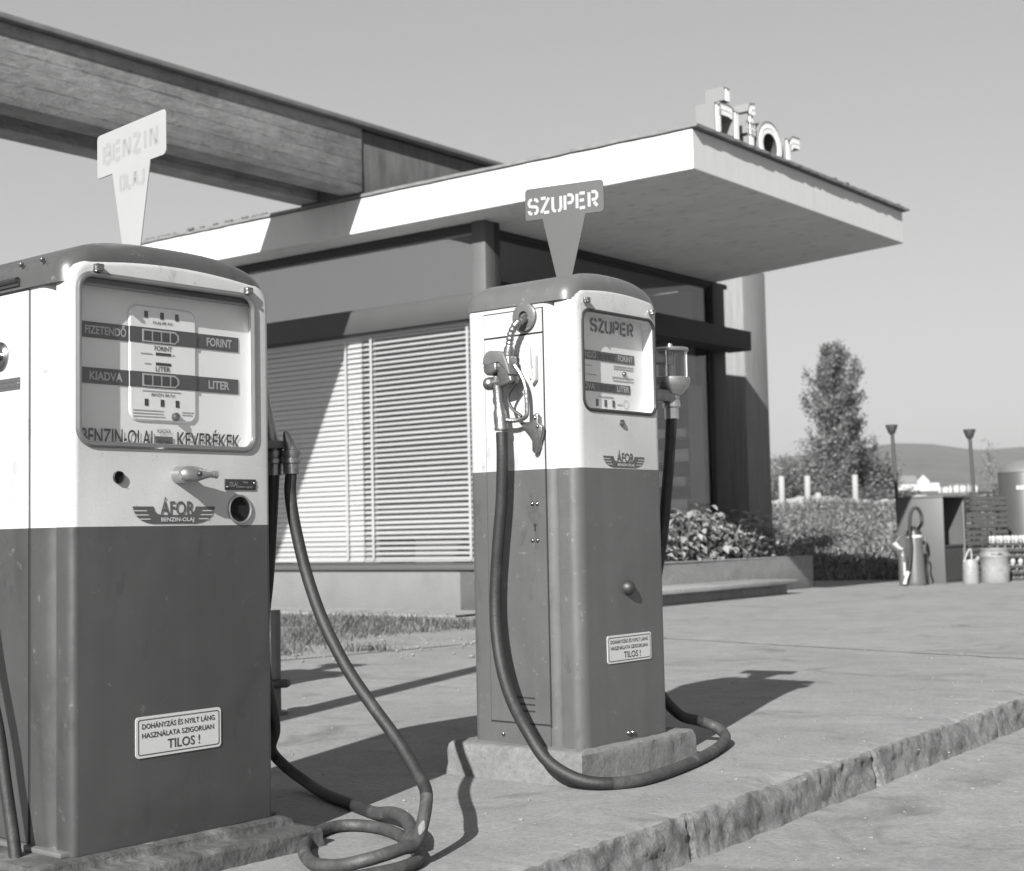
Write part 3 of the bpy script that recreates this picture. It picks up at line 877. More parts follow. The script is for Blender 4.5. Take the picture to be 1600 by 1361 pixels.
# roof letters: deep channel letters  a f o r  with an accent
sg = thing('roof_lettering', 'white channel letters reading áfor standing on the office roof edge', 'sign', bw_(0, -2.58, ZTOP + .034), YB)
def stroke_poly(P, w, closed=False):
    P = [Vector(p) for p in P]; L, R_ = [], []
    k = len(P)
    for i, p in enumerate(P):
        a = P[(i - 1) % k] if closed else P[max(i - 1, 0)]
        b = P[(i + 1) % k] if closed else P[min(i + 1, k - 1)]
        t1 = (p - a).normalized() if (p - a).length > 1e-6 else (b - p).normalized()
        t2 = (b - p).normalized() if (b - p).length > 1e-6 else t1
        t = (t1 + t2).normalized(); nn = Vector((-t.y, t.x))
        c = max(.5, nn.dot(Vector((-t1.y, t1.x))))
        L.append(p + nn * w / 2 / c); R_.append(p - nn * w / 2 / c)
    return L, R_
def channel(strokes, name, label, dark=False, depth=.19, w=.112):
    mb = MB(); tb = MB()
    for P, closed, dd in strokes:
        L, R_ = stroke_poly(P, w, closed)
        dd = dd or depth
        k = len(P)
        for y0, y1, ww in ((0, dd, 0),):
            rings = [[(p.x, y, p.y) for p in L] for y in (0, dd)] 
            rings2 = [[(p.x, y, p.y) for p in R_] for y in (0, dd)]
            mb.loft(rings, 1 if (closed or dark) else 0, closed); mb.loft(rings2, 0, closed)
            if not closed:
                mb.add([(L[0].x, 0, L[0].y), (R_[0].x, 0, R_[0].y), (R_[0].x, dd, R_[0].y), (L[0].x, dd, L[0].y)], [(0, 1, 2, 3)], 0)
                mb.add([(L[-1].x, 0, L[-1].y), (R_[-1].x, 0, R_[-1].y), (R_[-1].x, dd, R_[-1].y), (L[-1].x, dd, L[-1].y)], [(0, 1, 2, 3)], 0)
            n_ = k if closed else k - 1
            # recessed face and back
            for yy in (.008, dd):
                vs_ = [(p.x, yy, p.y) for p in L] + [(p.x, yy, p.y) for p in R_]
                mb.add(vs_, [(i, (i + 1) % k, k + (i + 1) % k, k + i) for i in range(n_)], 2 if yy < .05 else 0)
        tp = [(p[0], .012, p[1]) for p in P]
        if closed: tp = tp + [tp[0]]
        tb.tube(tp, .009, 6)
    o = mb.build(name, ['lightbox', 'lightbox_in', 'lightbox_face'], sg, smooth=False)
    o['label'] = label
    tb.build('neon_tube', 'tube', o)
def arc(cx, cz, rx, rz, a0, a1, n_):
    return [(cx + rx * cos(radians(a0 + (a1 - a0) * k / n_)), cz + rz * sin(radians(a0 + (a1 - a0) * k / n_))) for k in range(n_ + 1)]
channel([([(.32, .05), (.32, .37)], False, None), ([(.65, .37), (.65, .05)], False, None), ([(.36, .34), (.52, .345), (.61, .33)], False, .12), ([(.36, .07), (.61, .07)], False, None), ([(.50, .43), (.50, .55)], False, None)], 'letter', 'letter á')
channel([([(.93, .0), (.93, .40)] , False, None), ([(.93, .40), (.955, .455), (1.03, .47)], False, .2), ([(.84, .27), (1.02, .27)], False, .12)], 'letter', 'letter f')
channel([(arc(1.30, .19, .185, .165, 0, 345, 23), True, None)], 'letter', 'letter o')
channel([([(1.66, .0), (1.66, .32)], False, None), ([(1.70, .26), (1.78, .315), (1.92, .32)], False, .2)], 'letter', 'letter r')
bs = MB(); pass
for tx0, tx1, tz in ((.70, .86, .20), (.98, 1.10, .26), (1.50, 1.62, .16)):
    bs = MB(); bs.box(tx0, tx1, .08, .17, .02, tz); bs.build('dark_backing_box', 'lightbox_in', sg)  # dark backing boxes added to blacken the gaps between the letters
bs = MB(); bs.box(.2, 1.8, .05, .09, 0, .018); bs.box(.2, 1.8, .25, .29, 0, .018)
bs.build('mounting_rail', 'edging', sg)

# planter with low bench, shrubs in it
pa = -.65
pl = thing('concrete_planter', 'low concrete planter wall with a step bench along the glazed side', 'planter', bw_(0, 0), YB)
p_ = MB()
p_.box(2.16, 5.83, pa, pa + .12, 0, .40); p_.box(.35, 2.16, pa + .06, pa + .16, 0, .36)
p_.box(.35, 2.16, pa, pa + .16, .355, .40); p_.box(.35, .45, pa + .02, pa + .12, 0, .355)
p_.box(5.71, 5.83, pa + .12, -.04, 0, .398)
p_.build('planter_wall', 'planter', pl, bevel=.012)
p_ = MB(); p_.box(1.15, 4.2, pa - .62, pa - .003, .115, .165)
p_.build('bench_slab', 'planter', pl, bevel=.01)
p_ = MB(); p_.box(1.35, 4.1, pa - .52, pa - .003, 0, .114)
p_.build('bench_base', 'planter', pl, bevel=.008)
p_ = MB(); p_.box(.46, 5.70, pa + .17, -.05, .0, .33)
p_.build('planter_soil', 'soil', pl)

def leaves(mb, pts, size, rnd_, droop=0.3, up=None, curl=.15, ratio=.62):
    for p in pts:
        s_ = size * rnd_.uniform(.6, 1.25)
        th = rnd_.uniform(0, 2 * pi)
        dir_ = Vector((cos(th), sin(th), rnd_.uniform(-droop, droop * .8)))
        if up is not None: dir_ = (dir_ + Vector(up)).normalized()
        dir_.normalize()
        sd = dir_.cross(Vector((rnd_.uniform(-.5, .5), rnd_.uniform(-.5, .5), 1))).normalized()
        nn = sd.cross(dir_)
        p = Vector(p)
        w = s_ * ratio / 2
        a = p; b = p + dir_ * s_ * .45 + nn * s_ * curl; c = p + dir_ * s_
        mb.add([a, b + sd * w, c, b - sd * w], [(0, 1, 2), (0, 2, 3)])
rs = random.Random(11)
def shrub(label, b0, b1, hmul, lm, size, nleaf, droop, up=None):
    t = thing('leafy_shrub', label, 'shrub', bw_((b0 + b1) / 2, pa + .38, .33), YB, 'shrubs in the concrete planter')
    mb = MB(); st = MB(); pts = []
    cx = (b1 - b0) / 2
    for k in range(nleaf):
        while True:
            x, y, z = rs.uniform(-1, 1), rs.uniform(-1, 1), rs.uniform(0, 1)
            if x * x * .8 + y * y * .6 + z * z < 1: break
        rad = sqrt(x * x + y * y + z * z)
        if rad < .45 and rs.random() < .7: continue
        lump = 1 + .16 * sin(x * 9 + y * 4) + .1 * sin(x * 23)
        pts.append((x * cx * 1.05, y * .30 + .03, z * hmul * lump + (.05 if y < 0 else .02)))
    leaves(mb, pts, size, rs, droop, up)
    for k in range(26):
        x, y = rs.uniform(-.85, .85) * cx, rs.uniform(-.22, .22)
        st.tube([(x * .8, y * .6, 0), (x, y, hmul * .45), (x * 1.1, y * 1.4, hmul * .8)], [.007, .005, .003], 5)
    mb.build('foliage', lm, t, smooth=False)
    st.build('stem', 'bark', t)
shrub('pale broad-leaved shrub with flat upright leaves in the planter beside the pump', .5, 3.0, .62, 'leaf_bed', .105, 3200, .35)
shrub('darker shrub with hanging pointed leaves at the middle of the planter', 2.7, 4.6, .58, 'leaf_bed_dark', .115, 2000, .7, (0, 0, -.7))
shrub('shorter thinning shrub at the far end of the planter by the pier', 4.3, 5.6, .52, 'leaf_bed', .095, 1300, .45)

# ------------------------------------------------------------------ pumps
def arch_outline(x0, x1, ze, zt, rc, dx, dz, zsplit, nb=6, na=14):
    """front view outline (x,z), counter clockwise from bottom left; arch with rounded shoulders"""
    xc = (x0 + x1) / 2; hw = (x1 - x0) / 2
    sag = zt - ze
    xl, xr = x0 + dx, x1 - dx
    r = max(rc - dx * .6, .012)
    def za(x): return zt - dz - sag * ((x - xc) / hw) ** 2
    out = [(xl, 0), (xr, 0), (xr, zsplit)]
    zc = za(xr - r) - r
    for k in range(nb + 1):
        a = radians(90 * k / nb); out.append((xr - r + r * cos(a), zc + r * sin(a)))
    for k in range(1, na):
        x = (xr - r) + ((xl + r) - (xr - r)) * k / na; out.append((x, za(x)))
    zc = za(xl + r) - r
    for k in range(nb + 1):
        a = radians(90 + 90 * k / nb); out.append((xl + r + r * cos(a), zc + r * sin(a)))
    out.append((xl, zsplit))
    return out

def front_panel(root, x0, x1, ze, zt, rc, rx, rz, ry, seam, hole, hr, lower_mat):
    mb = MB(); rings = []
    for k in range(7):
        th = radians(90 * k / 6)
        rings.append((arch_outline(x0, x1, ze, zt, rc, rx * (1 - cos(th)), rz * (1 - cos(th)), seam), ry * (1 - sin(th))))
    back = (rings[0][0], ry + .03)
    R3 = [[(p[0], y, p[1]) for p in o] for o, y in [back] + rings]
    n_ = len(R3[0])
    for i in range(len(R3) - 1):
        for j in range(n_):
            k = (j + 1) % n_
            zc = (R3[i][j][2] + R3[i][k][2]) / 2
            mb.add([R3[i][j], R3[i][k], R3[i + 1][k], R3[i + 1][j]], [(0, 1, 2, 3)], 0 if zc > seam - 1e-4 and not (R3[i][j][2] <= seam + 1e-4 and R3[i][k][2] <= seam + 1e-4) else 1)
    F = R3[-1]
    mb.add([F[0], F[1], F[2], F[-1]], [(0, 1, 2, 3)], 1)
    # upper face with the window opening
    bm = bmesh.new()
    up = [bm.verts.new(p) for p in F[2:]]
    ho = [bm.verts.new((p[0], 0, p[1])) for p in rrect(*hole, hr)]
    es = [bm.edges.new((up[i], up[(i + 1) % len(up)])) for i in range(len(up))] + [bm.edges.new((ho[i], ho[(i + 1) % len(ho)])) for i in range(len(ho))]
    bmesh.ops.triangle_fill(bm, use_beauty=True, use_dissolve=False, edges=es)
    bm.verts.index_update()
    mb.add([tuple(v.co) for v in bm.verts], [tuple(v.index for v in f.verts) for f in bm.faces], 0)
    bm.free()
    return mb.build('front_panel', ['white_enamel', lower_mat], root, ang=40)

def pump_body(root, x0, x1, D, zt, seam, lower_mat, rcol, yf):
    def plan():
        out = []
        for cx, cy, a0, r in ((x1 - rcol, yf + rcol, -90, rcol), (x1 - .03, D - .03, 0, .03), (x0 + .03, D - .03, 90, .03), (x0 + rcol, yf + rcol, 180, rcol)):
            for k in range(9):
                a = radians(a0 + 90 * k / 8); out.append((cx + r * cos(a), cy + r * sin(a)))
        return out
    P = plan(); mb = MB()
    mb.loft([[(x, y, z) for x, y in P] for z in (0, seam)], 1, True, True, False)
    mb.loft([[(x, y, z) for x, y in P] for z in (seam, zt)], 0, True, False, True)
    return mb.build('body', ['white_enamel', lower_mat], root, ang=40)

def pump_cap(root, xc, hw, zb, h, y0, y1, m, rf=.05, rb=.07, nexp=2.25):
    mb = MB(); rings = []
    def outl(ins):
        o = []
        a_, b_2 = hw - ins, h - ins
        for k in range(29):
            t = pi * k / 28
            c, s_ = cos(t), sin(t)
            o.append((xc + a_ * (abs(c) ** (2 / nexp)) * (1 if c > 0 else -1), zb + b_2 * s_ ** (2 / nexp)))
        return o
    prof = [(y0, rf)] + [(y0 + rf * (1 - cos(radians(90 * k / 6))), rf * (1 - sin(radians(90 * k / 6)))) for k in range(1, 7)]
    prof += [(y1 - rb * (1 - sin(radians(90 * k / 6))), rb * (1 - cos(radians(90 * k / 6)))) for k in range(0, 7)]
    for y, ins in prof: rings.append([(x, y, z) for x, z in outl(ins)])
    mb.loft(rings, 0, False)
    mb.add(rings[0], [tuple(range(29))]); mb.add(rings[-1], [tuple(range(29))])
    # underside lip
    lip = [[(r[0][0], r[0][1], zb), (r[-1][0], r[-1][1], zb)] for r in rings]
    mb.loft(lip, 0, False)
    return mb.build('cap', m, root, ang=45)

def emblem(root, x0, x1, zb, zt, m, y=-.0015):
    """winged badge: bar with feathered wings and lettering"""
    w = x1 - x0; h = zt - zb; mb = MB()
    u, v = Vector((w, 0, 0)), Vector((0, 0, h)); o = Vector((x0, y, zb))
    wing = [(.0, .72), (.245, .72), (.255, .56), (.29, .42), (.335, .36), (.5, .36), (.5, 0), (.24, 0), (.165, .05), (.10, .15), (.05, .30), (.02, .48)]
    for q in (wing, [(1 - a, b) for a, b in wing][::-1]):
        mb.add([o + u * a + v * b for a, b in q], [tuple(range(len(q)))])
    em = mb.build('emblem', m, root, smooth=False)
    for sgn in (0, 1):
        for xa, xb, zz in ((.008, .165, .54), (.035, .185, .365), (.085, .21, .19)):
            if sgn: xa, xb = 1 - xb, 1 - xa
            sl_ = MB(); sl_.add([o + u * a + v * b - Vector((0, .0006, 0)) for a, b in ((xa, zz - .022), (xb, zz - .022), (xb, zz + .022), (xa, zz + .022))], [(0, 1, 2, 3)])
            sl_.build('feather_line', 'white_enamel', em, smooth=False)
    t = MB()
    put_text(t, 'ÁFOR', o + u * .325 + v * .365 - Vector((0, .0003, 0)), (1, 0, 0), (0, 0, 1), w * .41, h * .58, off=.010)
    t.build('lettering', m, em, smooth=False)
    t = MB()
    put_text(t, 'BENZIN-OLAJ', o + u * .33 + v * .09 - Vector((0, .0016, 0)), (1, 0, 0), (0, 0, 1), w * .40, h * .16, off=.018)
    t.build('lettering', 'white_print', em, smooth=False)

def warning_plate(root, x0, x1, z0, z1, y=-.002):
    mb = MB(); pr_ = [(a, b) for a, b in rrect(x0, x1, z0, z1, .009)]
    mb.prism(pr_, (0, y + .001, 0), (1, 0, 0), (0, 0, 1), .0018)
    p = mb.build('warning_plate', 'white_print', root, smooth=False)
    w, h = x1 - x0, z1 - z0
    t = MB()
    yy = y - .0016
    a = rrect(x0 + .006, x1 - .006, z0 + .006, z1 - .006, .006); b = rrect(x0 + .0078, x1 - .0078, z0 + .0078, z1 - .0078, .005)
    t.loft([[(q[0], yy, q[1]) for q in a], [(q[0], yy, q[1]) for q in b]], 0)
    put_text(t, 'DOHÁNYZÁS ÉS NYILT LÁNG', (x0 + w * .07, yy, z0 + h * .70), (1, 0, 0), (0, 0, 1), w * .85, h * .125)
    put_text(t, 'HASZNÁLATA SZIGORUAN', (x0 + w * .07, yy, z0 + h * .475), (1, 0, 0), (0, 0, 1), w * .84, h * .125)
    put_text(t, 'TILOS !', (x0 + w * .36, yy, z0 + h * .16), (1, 0, 0), (0, 0, 1), w * .38, h * .22)
    t.build('lettering', 'dark_print', p, smooth=False)

def bezel(root, hole, r, m, rad, y=0, name='window_frame'):
    mb = MB()
    P = rrect(*hole, r, 8); P = [(p[0], y, p[1]) for p in P]
    rings = []
    k = len(P)
    for i in range(k):
        p = Vector(P[i]); t = (Vector(P[(i + 1) % k]) - Vector(P[i - 1])).normalized()
        nn = Vector((t.z, 0, -t.x))
        rings.append([p + nn * rad * cos(2 * pi * q / 10) + Vector((0, 1, 0)) * rad * sin(2 * pi * q / 10) for q in range(10)])
    rings.append(rings[0])
    mb.loft(rings, 0)
    return mb.build(name, m, root)

def hinge_tab(root, x, z):
    mb = MB(); mb.box(x - .010, x + .010, -.016, .002, z - .008, z + .008); mb.box(x - .013, x - .004, -.022, -.002, z - .011, z - .002)
    mb.build('window_clip', 'chrome', root, bevel=.003)

def sign_plate(root, poly, d, c, m, label):
    """vertical plate; poly in (along d, height over base) ; c = centre in local coords"""
    mb = MB(); d = Vector(d).normalized()
    mb.prism(poly, Vector((c[0], c[1], 0)), d, (0, 0, 1), .004)
    o = mb.build('sign_plate', m, root, bevel=.0012, smooth=False)
    o['label'] = label
    return o, d, Vector((c[0], c[1], 0))
def sign_poly(xl, xr, zt, zb, nl, nr, fl_, fr_, zf, r=.012):
    out = []
    for cx, cz, a0 in ((xr - r, zt - r, 0), (xl + r, zt - r, 90)):
        for k in range(5):
            a = radians(a0 + 90 * k / 4); out.append((cx + r * cos(a), cz + r * sin(a)))
    out += [(xl, zb + r * .5), (xl + r * .5, zb), (nl, zb), (fl_, zf), (fr_, zf), (nr, zb)]
    for k in range(5):
        a = radians(-90 + 90 * k / 4); out.append((xr - r + r * cos(a), zb + r + r * sin(a)))
    return out

def make_right_pump(label, group=None):
    YP = radians(50.457)
    root = thing('fuel_pump', label, 'fuel pump', (0.164, 4.4, 0.099), YP, group)
    X0, X1 = .042, .512
    seam = .839
    hole = (.089, .477, 1.017, 1.324)
    front_panel(root, .046, .514, 1.385, 1.404, .05, .041, .018, .042, seam, hole, .035, 'red_right')
    pump_body(root, X0, X1, .43, 1.375, seam, 'red_right', .055, .068)
    pump_cap(root, .280, .243, 1.352, .103, .004, .442, 'cap_right', rb=.05, nexp=2.55)
    # service door on the hose side, with a dark gap all round
    dg = MB(); dg.box(X0 - .001, X0 + .01, .1135, .3535, .056, 1.338)
    gap = dg.build('door_gap', 'gap', root, smooth=False)
    dd = MB()
    dd.box(X0 - .0035, X0 + .005, .117, .350, .066, seam, 1); dd.box(X0 - .0035, X0 + .005, .117, .350, seam, 1.256, 0)
    door = dd.build('side_door', ['white_enamel', 'red_right'], root, smooth=False)
    kk = MB()
    for yy, zz in ((.168, .734), (.148, .734), (.170, .622), (.150, .622)):
        kk = MB(); kk.sphere((X0 - .0035, yy, zz), .007, 10, 6); kk.build('rivet', 'chrome', door)
    kh = MB(); kh.lathe([(0, -.0012), (.0055, -.0012), (.0055, 0)], (X0 - .0036, .160, .668), 'x', 12); kh.box(X0 - .005, X0 - .0034, .1575, .1625, .650, .668)
    kh.build('keyhole', 'gap', door)
    for zz in (.100, .120, .140):
        lv = MB(); lv.box(X0 - .0055, X0 - .0034, .175, .250, zz, zz + .004)
        lv.build('louvre_slot', 'gap', door, smooth=False)
    up = MB(); up.box(X0 - .0035, X0 + .005, .117, .350, 1.262, 1.334)
    up.build('upper_cover', 'white_enamel', root, smooth=False)
    lp = MB(); lp.box(X0 - .0035, X0 + .005, .117, .350, .0, .060)
    lpo = lp.build('lower_cover', 'red_right', root, smooth=False)
    for yy in (.302, .178):
        s_ = MB(); s_.sphere((X0 - .004, yy, .026), .007, 10, 6); s_.build('screw', 'chrome', lpo)
    # window
    f = bezel(root, hole, .035, 'gasket', .0056)
    pn = MB(); pn.prism(rrect(hole[0] + .002, hole[1] - .002, hole[2] + .002, hole[3] - .002, .034), (0, .004, 0), (1, 0, 0), (0, 0, 1), -.002)
    pn.build('pane', 'pane_dial', f, smooth=False)
    hinge_tab(root, .106, 1.352); hinge_tab(root, .458, 1.350)
    db_ = MB()
    ring = rrect(hole[0] - .002, hole[1] + .002, hole[2] - .002, hole[3] + .002, .036)
    db_.loft([[(p[0], yy, p[1]) for p in ring] for yy in (.004, .0475)], 0)
    db_.add([(p[0], .0475, p[1]) for p in ring], [tuple(range(len(ring)))], 0)
    dial = db_.build('dial', 'dial', root, smooth=False)
    Y = .046
    b = MB(); b.box(.105, .445, Y - .001, Y + .001, 1.180, 1.209); b.box(.105, .419, Y - .001, Y + .001, 1.082, 1.110)
    bo = b.build('printed_band', 'emblem', dial, smooth=False)
    t = MB(); U, V = (1, 0, 0), (0, 0, 1); yy = Y - .002
    put_text(t, 'FIZETENDŐ', (.100, yy, 1.186), U, V, .134, .018); put_text(t, 'FORINT', (.353, yy, 1.186), U, V, .082, .018, off=.03)
    put_text(t, 'KIADVA', (.125, yy, 1.088), U, V, .100, .018); put_text(t, 'LITER', (.345, yy, 1.088), U, V, .066, .018, off=.03)
    t.build('lettering', 'white_print', bo, smooth=False)
    c = MB()
    for zc in (1.194, 1.096):
        for k in range(4): c.box(.256 + k * .021, .270 + k * .021, Y - .0025, Y - .0012, zc - .009, zc + .009)
    c.build('counter_wheel', 'gap', bo, smooth=False)
    s_ = MB(); put_stencil(s_, 'SZUPER', (.215, Y - .001, 1.268), U, V, .225, .046, .009)
    s_.build('lettering', 'alu_dark', dial, smooth=False)
    d2 = MB()
    for xx in (.239, .283, .326): d2.box(xx - .006, xx + .006, Y - .001, Y, 1.036, 1.058)
    d2.build('price_slot', 'emblem', dial, smooth=False)
    fp = MB()
    for (xa, zz, w_) in ((.330, 1.168, .11), (.330, 1.160, .11), (.320, 1.132, .12), (.325, 1.122, .115), (.180, 1.132, .06), (.245, 1.066, .08), (.345, 1.045, .03), (.175, 1.160, .04)): fp.box(xa, xa + w_, Y - .0008, Y, zz, zz + .0028)
    r_ = .016
    fp.loft([[(.395 + q * cos(2 * pi * k / 6), Y - .0008, 1.048 + q * sin(2 * pi * k / 6)) for k in range(6)] for q in (.016, .0135)], 0)
    fp.build('fine_print', 'fine_print', dial, smooth=False)
    sc = MB(); sc.sphere((.386, Y - .002, 1.146), .008, 12, 8); sc.build('seal_screw', 'alu', dial)
    for ch in dial.children: ch.location.x = -.0186
    # front details
    kn = MB(); kn.lathe([(.011, 0), (.011, -.006), (.006, -.010), (0, -.010)], (.283, 0, .982), 'y', 16); kn.build('lock', 'chrome', root)
    dm_ = MB(); dm_.lathe([(.024, .0), (.0235, -.006), (.019, -.017), (.010, -.024), (0, -.026)], (.292, 0, .468), 'y', 24); dm_.build('cap_button', 'knob_dark', root)
    for xs in (.278, .300):
        sc = MB(); sc.sphere((xs, -.001, .022), .008, 12, 6); sc.build('screw', 'chrome', root)
    sp = MB(); sp.lathe([(.016, 0), (.016, -.0012), (0, -.0012)], (.036, .186, 1.395), 'x', 20)
    emblem(root, .179, .402, .843, .891, 'emblem')
    warning_plate(root, .174, .411, .2405, .3255)
    # sign plate on top
    dl = Vector((cos(radians(-27.18) - YP), sin(radians(-27.18) - YP), 0))
    so, dv, cc = sign_plate(root, sign_poly(-.128, .154, 1.875 - .099, 1.769 - .099, -.066, .089, -.010, .025, 1.431), dl, (.283, .22), 'sign_grey', 'grey plate stencilled SZUPER')
    nrm = Vector((dv.y, -dv.x, 0))
    s_ = MB(); put_stencil(s_, 'SZUPER', cc + dv * -.113 + nrm * .0047 + Vector((0, 0, 1.785 - .099)), dv, (0, 0, 1), .245, .058, .0105)
    s_.build('lettering', 'stencil_white', so, smooth=False)
    # nozzle holder plate, ring and nozzle on the hose side
    x = X0
    dk = MB(); dk.lathe([(.045, 0), (.045, -.010), (.040, -.013), (.018, -.013), (.018, -.004), (0, -.004)], (x - .0036, .180, 1.312), 'x', 32)
    dk.build('spout_disc', 'cap_right', root)
    def pp(y, z, off): return Vector((x - off, y, z))
    nz = MB()
    spout = spline([pp(.180, 1.316, -.01), pp(.170, 1.300, .025), pp(.178, 1.288, .05), pp(.195, 1.260, .056), pp(.203, 1.230, .056), pp(.207, 1.206, .056)], 9)
    rad = [.0105 + (.0018 if (i % 4) < 2 else 0) for i in range(len(spout))]
    nz.tube(spout, rad, 14)
    nz.tube([pp(.205, 1.216, .056), pp(.209, 1.194, .056), pp(.210, 1.186, .056)], [.015, .0165, .0165], 14)
    nzo = nz.build('nozzle', 'alu', root, ang=50)
    def pr2(poly, off0, off1, m_, name, bev=.004):
        mb = MB()
        mb.prism(poly, (x - off0, 0, 0), (0, 1, 0), (0, 0, 1), -(off1 - off0))
        return mb.build(name, m_, nzo, bevel=bev, seg=3)
    pr2([(.232, 1.197), (.192, 1.190), (.188, 1.163), (.186, 1.131), (.180, 1.109), (.200, 1.098), (.232, 1.094), (.240, 1.127), (.242, 1.165)], .034, .078, 'alu', 'valve_body', .007)
    pr2([(.292, 1.168), (.288, 1.190), (.276, 1.204), (.262, 1.209), (.232, 1.206), (.205, 1.196), (.190, 1.160), (.180, 1.128), (.190, 1.128), (.206, 1.150), (.226, 1.170), (.246, 1.168), (.268, 1.162)], .036, .086, 'alu_dark', 'valve_cover', .006)
    pr2([(.288, 1.166), (.233, 1.171), (.234, 1.145), (.250, 1.134), (.273, 1.133), (.285, 1.144)], .038, .088, 'alu', 'valve_cap', .006)
    kb = MB(); kb.sphere((x - .070, .276, 1.108), .021, 18, 12); kb.tube([pp(.276, 1.108, .066), pp(.246, 1.112, .058)], [.016, .017], 14)
    kb.build('knob', 'alu', nzo)
    gr = MB(); gp = [pp(.256, 1.128, .058), pp(.254, 1.095, .058), pp(.251, 1.060, .058), pp(.248, 1.030, .058), pp(.246, 1.018, .058), pp(.243, .990, .058), pp(.241, .974, .058), pp(.241, .970, .058), pp(.2405, .962, .058)]
    gr.tube(gp, [.018, .0165, .0145, .0150, .0205, .0215, .0205, .0225, .0215], 16); gr.build('grip', 'alu', nzo, ang=50)
    gd = MB(); gd.tube(spline([pp(.190, 1.160, .05), pp(.166, 1.122, .045), pp(.154, 1.080, .042), pp(.153, 1.020, .040), pp(.158, 1.000, .040), pp(.180, .992, .042), pp(.205, .990, .048), pp(.236, .996, .056)], 6), .007, 8)
    gd.build('lever_guard', 'alu', nzo)
    lv = MB(); lv.tube(spline([pp(.180, 1.106, .055), pp(.198, 1.088, .056), pp(.212, 1.066, .056), pp(.210, 1.042, .055), pp(.194, 1.020, .052), pp(.170, 1.002, .046)], 6), .0050, 8)
    lv.build('trigger', 'gasket', nzo)
    # bracket the nozzle rests in
    bk = MB(); bk.prism([(.142, 1.003), (.130, 1.010), (.122, 1.004), (.121, .978), (.106, .968), (.108, .948), (.128, .892), (.138, .886), (.147, .894), (.146, .925), (.170, .958), (.196, .983), (.150, .985)], (x - .012, 0, 0), (0, 1, 0), (0, 0, 1), -.016)
    bk.box(x - .014, x + .002, .124, .136, .90, 1.0)
    bo2 = bk.build('nozzle_bracket', 'alu', root, bevel=.003)
    for ya, za in ((.131, .995), (.122, .968)):
        rv = MB(); rv.sphere((x - .028, ya, za), .006, 10, 6); rv.build('rivet', 'chrome', bo2)
    hk = MB()
    hk.prism([(.160, 1.218), (.170, 1.218), (.172, 1.170), (.152, 1.108), (.144, 1.108), (.157, 1.165)], (x - .004, 0, 0), (0, 1, 0), (0, 0, 1), -.012)
    hk.prism([(.134, 1.190), (.140, 1.186), (.143, 1.120), (.153, 1.108), (.146, 1.100), (.134, 1.112)], (x - .004, 0, 0), (0, 1, 0), (0, 0, 1), -.016)
    hk.box(x - .010, x + .002, .140, .166, 1.118, 1.150)
    hk.build('nozzle_hook', 'white_enamel', root, bevel=.002)
    # latch and stain spot
    la = MB(); la.box(x - .004, x + .001, .128, .133, .968, .985); la.build('latch', 'gap', root)
    # sight glass on an arm at the far side
    ag = MB(); ag.box(X1 - .01, .690, .055, .105, 1.075, 1.115); ag.tube([(.690, .08, 1.075), (.690, .08, 1.250)], .008, 8)
    ag.box(X1 - .01, .685, .06, .10, 1.20, 1.235)
    arm = ag.build('sight_glass_arm', 'alu', root, bevel=.006)
    sgp = MB(); sgp.lathe([(0, 1.098), (.028, 1.098), (.040, 1.106), (.060, 1.128), (.066, 1.140), (.066, 1.158), (.060, 1.160), (0, 1.160)], (.690, .08, 0), 'z', 28)
    sgp.lathe([(0, 1.248), (.062, 1.248), (.064, 1.254), (.060, 1.260), (.012, 1.262), (.008, 1.275), (0, 1.278)], (.690, .08, 0), 'z', 28)
    sgp.lathe([(.030, 1.098), (.026, 1.085), (.030, 1.078), (.030, 1.060), (.024, 1.056), (.024, 1.02)], (.690, .08, 0), 'z', 20)
    for a in (20, 110, 200, 290): sgp.tube([(.690 + .056 * cos(radians(a)), .08 + .056 * sin(radians(a)), 1.158), (.690 + .056 * cos(radians(a)), .08 + .056 * sin(radians(a)), 1.250)], .0035, 6)
    sgo = sgp.build('sight_glass', 'alu_light', root, ang=45)
    gg = MB(); gg.lathe([(.050, 1.160), (.050, 1.248)], (.690, .08, 0), 'z', 28)
    gg.build('glass_cylinder', 'sight', sgo)
    # hose: from the sight glass to the ground, round the front and up to the nozzle (given in world coordinates)
    inv = (Matrix.Translation(root.location) @ Matrix.Rotation(YP, 4, 'Z')).inverted()
    W = [(-.021, 4.533, 1.061), (-.027, 4.538, .967), (-.036, 4.545, .849), (-.048, 4.555, .731), (-.058, 4.564, .614), (-.062, 4.56, .506), (-.056, 4.536, .401), (-.038, 4.495, .307), (-.009, 4.445, .228), (.03, 4.39, .158), (.074, 4.36, .09), (.128, 4.33, .05), (.192, 4.31, .026), (.266, 4.315, .018), (.358, 4.37, .018), (.473, 4.545, .018), (.592, 4.785, .018), (.682, 5.02, .02), (.712, 5.14, .034), (.690, 5.20, .055), (.637, 5.20, .077), (.554, 5.15, .111)]
    HP = [inv @ Vector(p) for p in W] + [Vector(p) for p in ((.74, .21, .12), (.66, .20, .30), (.605, .12, .42), (.62, .085, .62), (.652, .08, .80), (.676, .08, .93), (.690, .08, 1.04))]
    HP[0] = Vector((x - .058, .240, .955)); HP[1] = Vector((x - .062, .236, .88))
    hs = spline(HP, 8)
    h1 = MB(); i1 = 13 * 8; i2 = 20 * 8
    h1.tube(hs[:i1 + 1], .0185, 14); h1.tube(hs[i2:], .0185, 14)
    hose = h1.build('hose', 'hose', root)
    h2 = MB(); h2.tube(hs[i1:i2 + 1], .0188, 14)
    h2.build('hose_sleeve', 'hose_worn', hose)
    return root

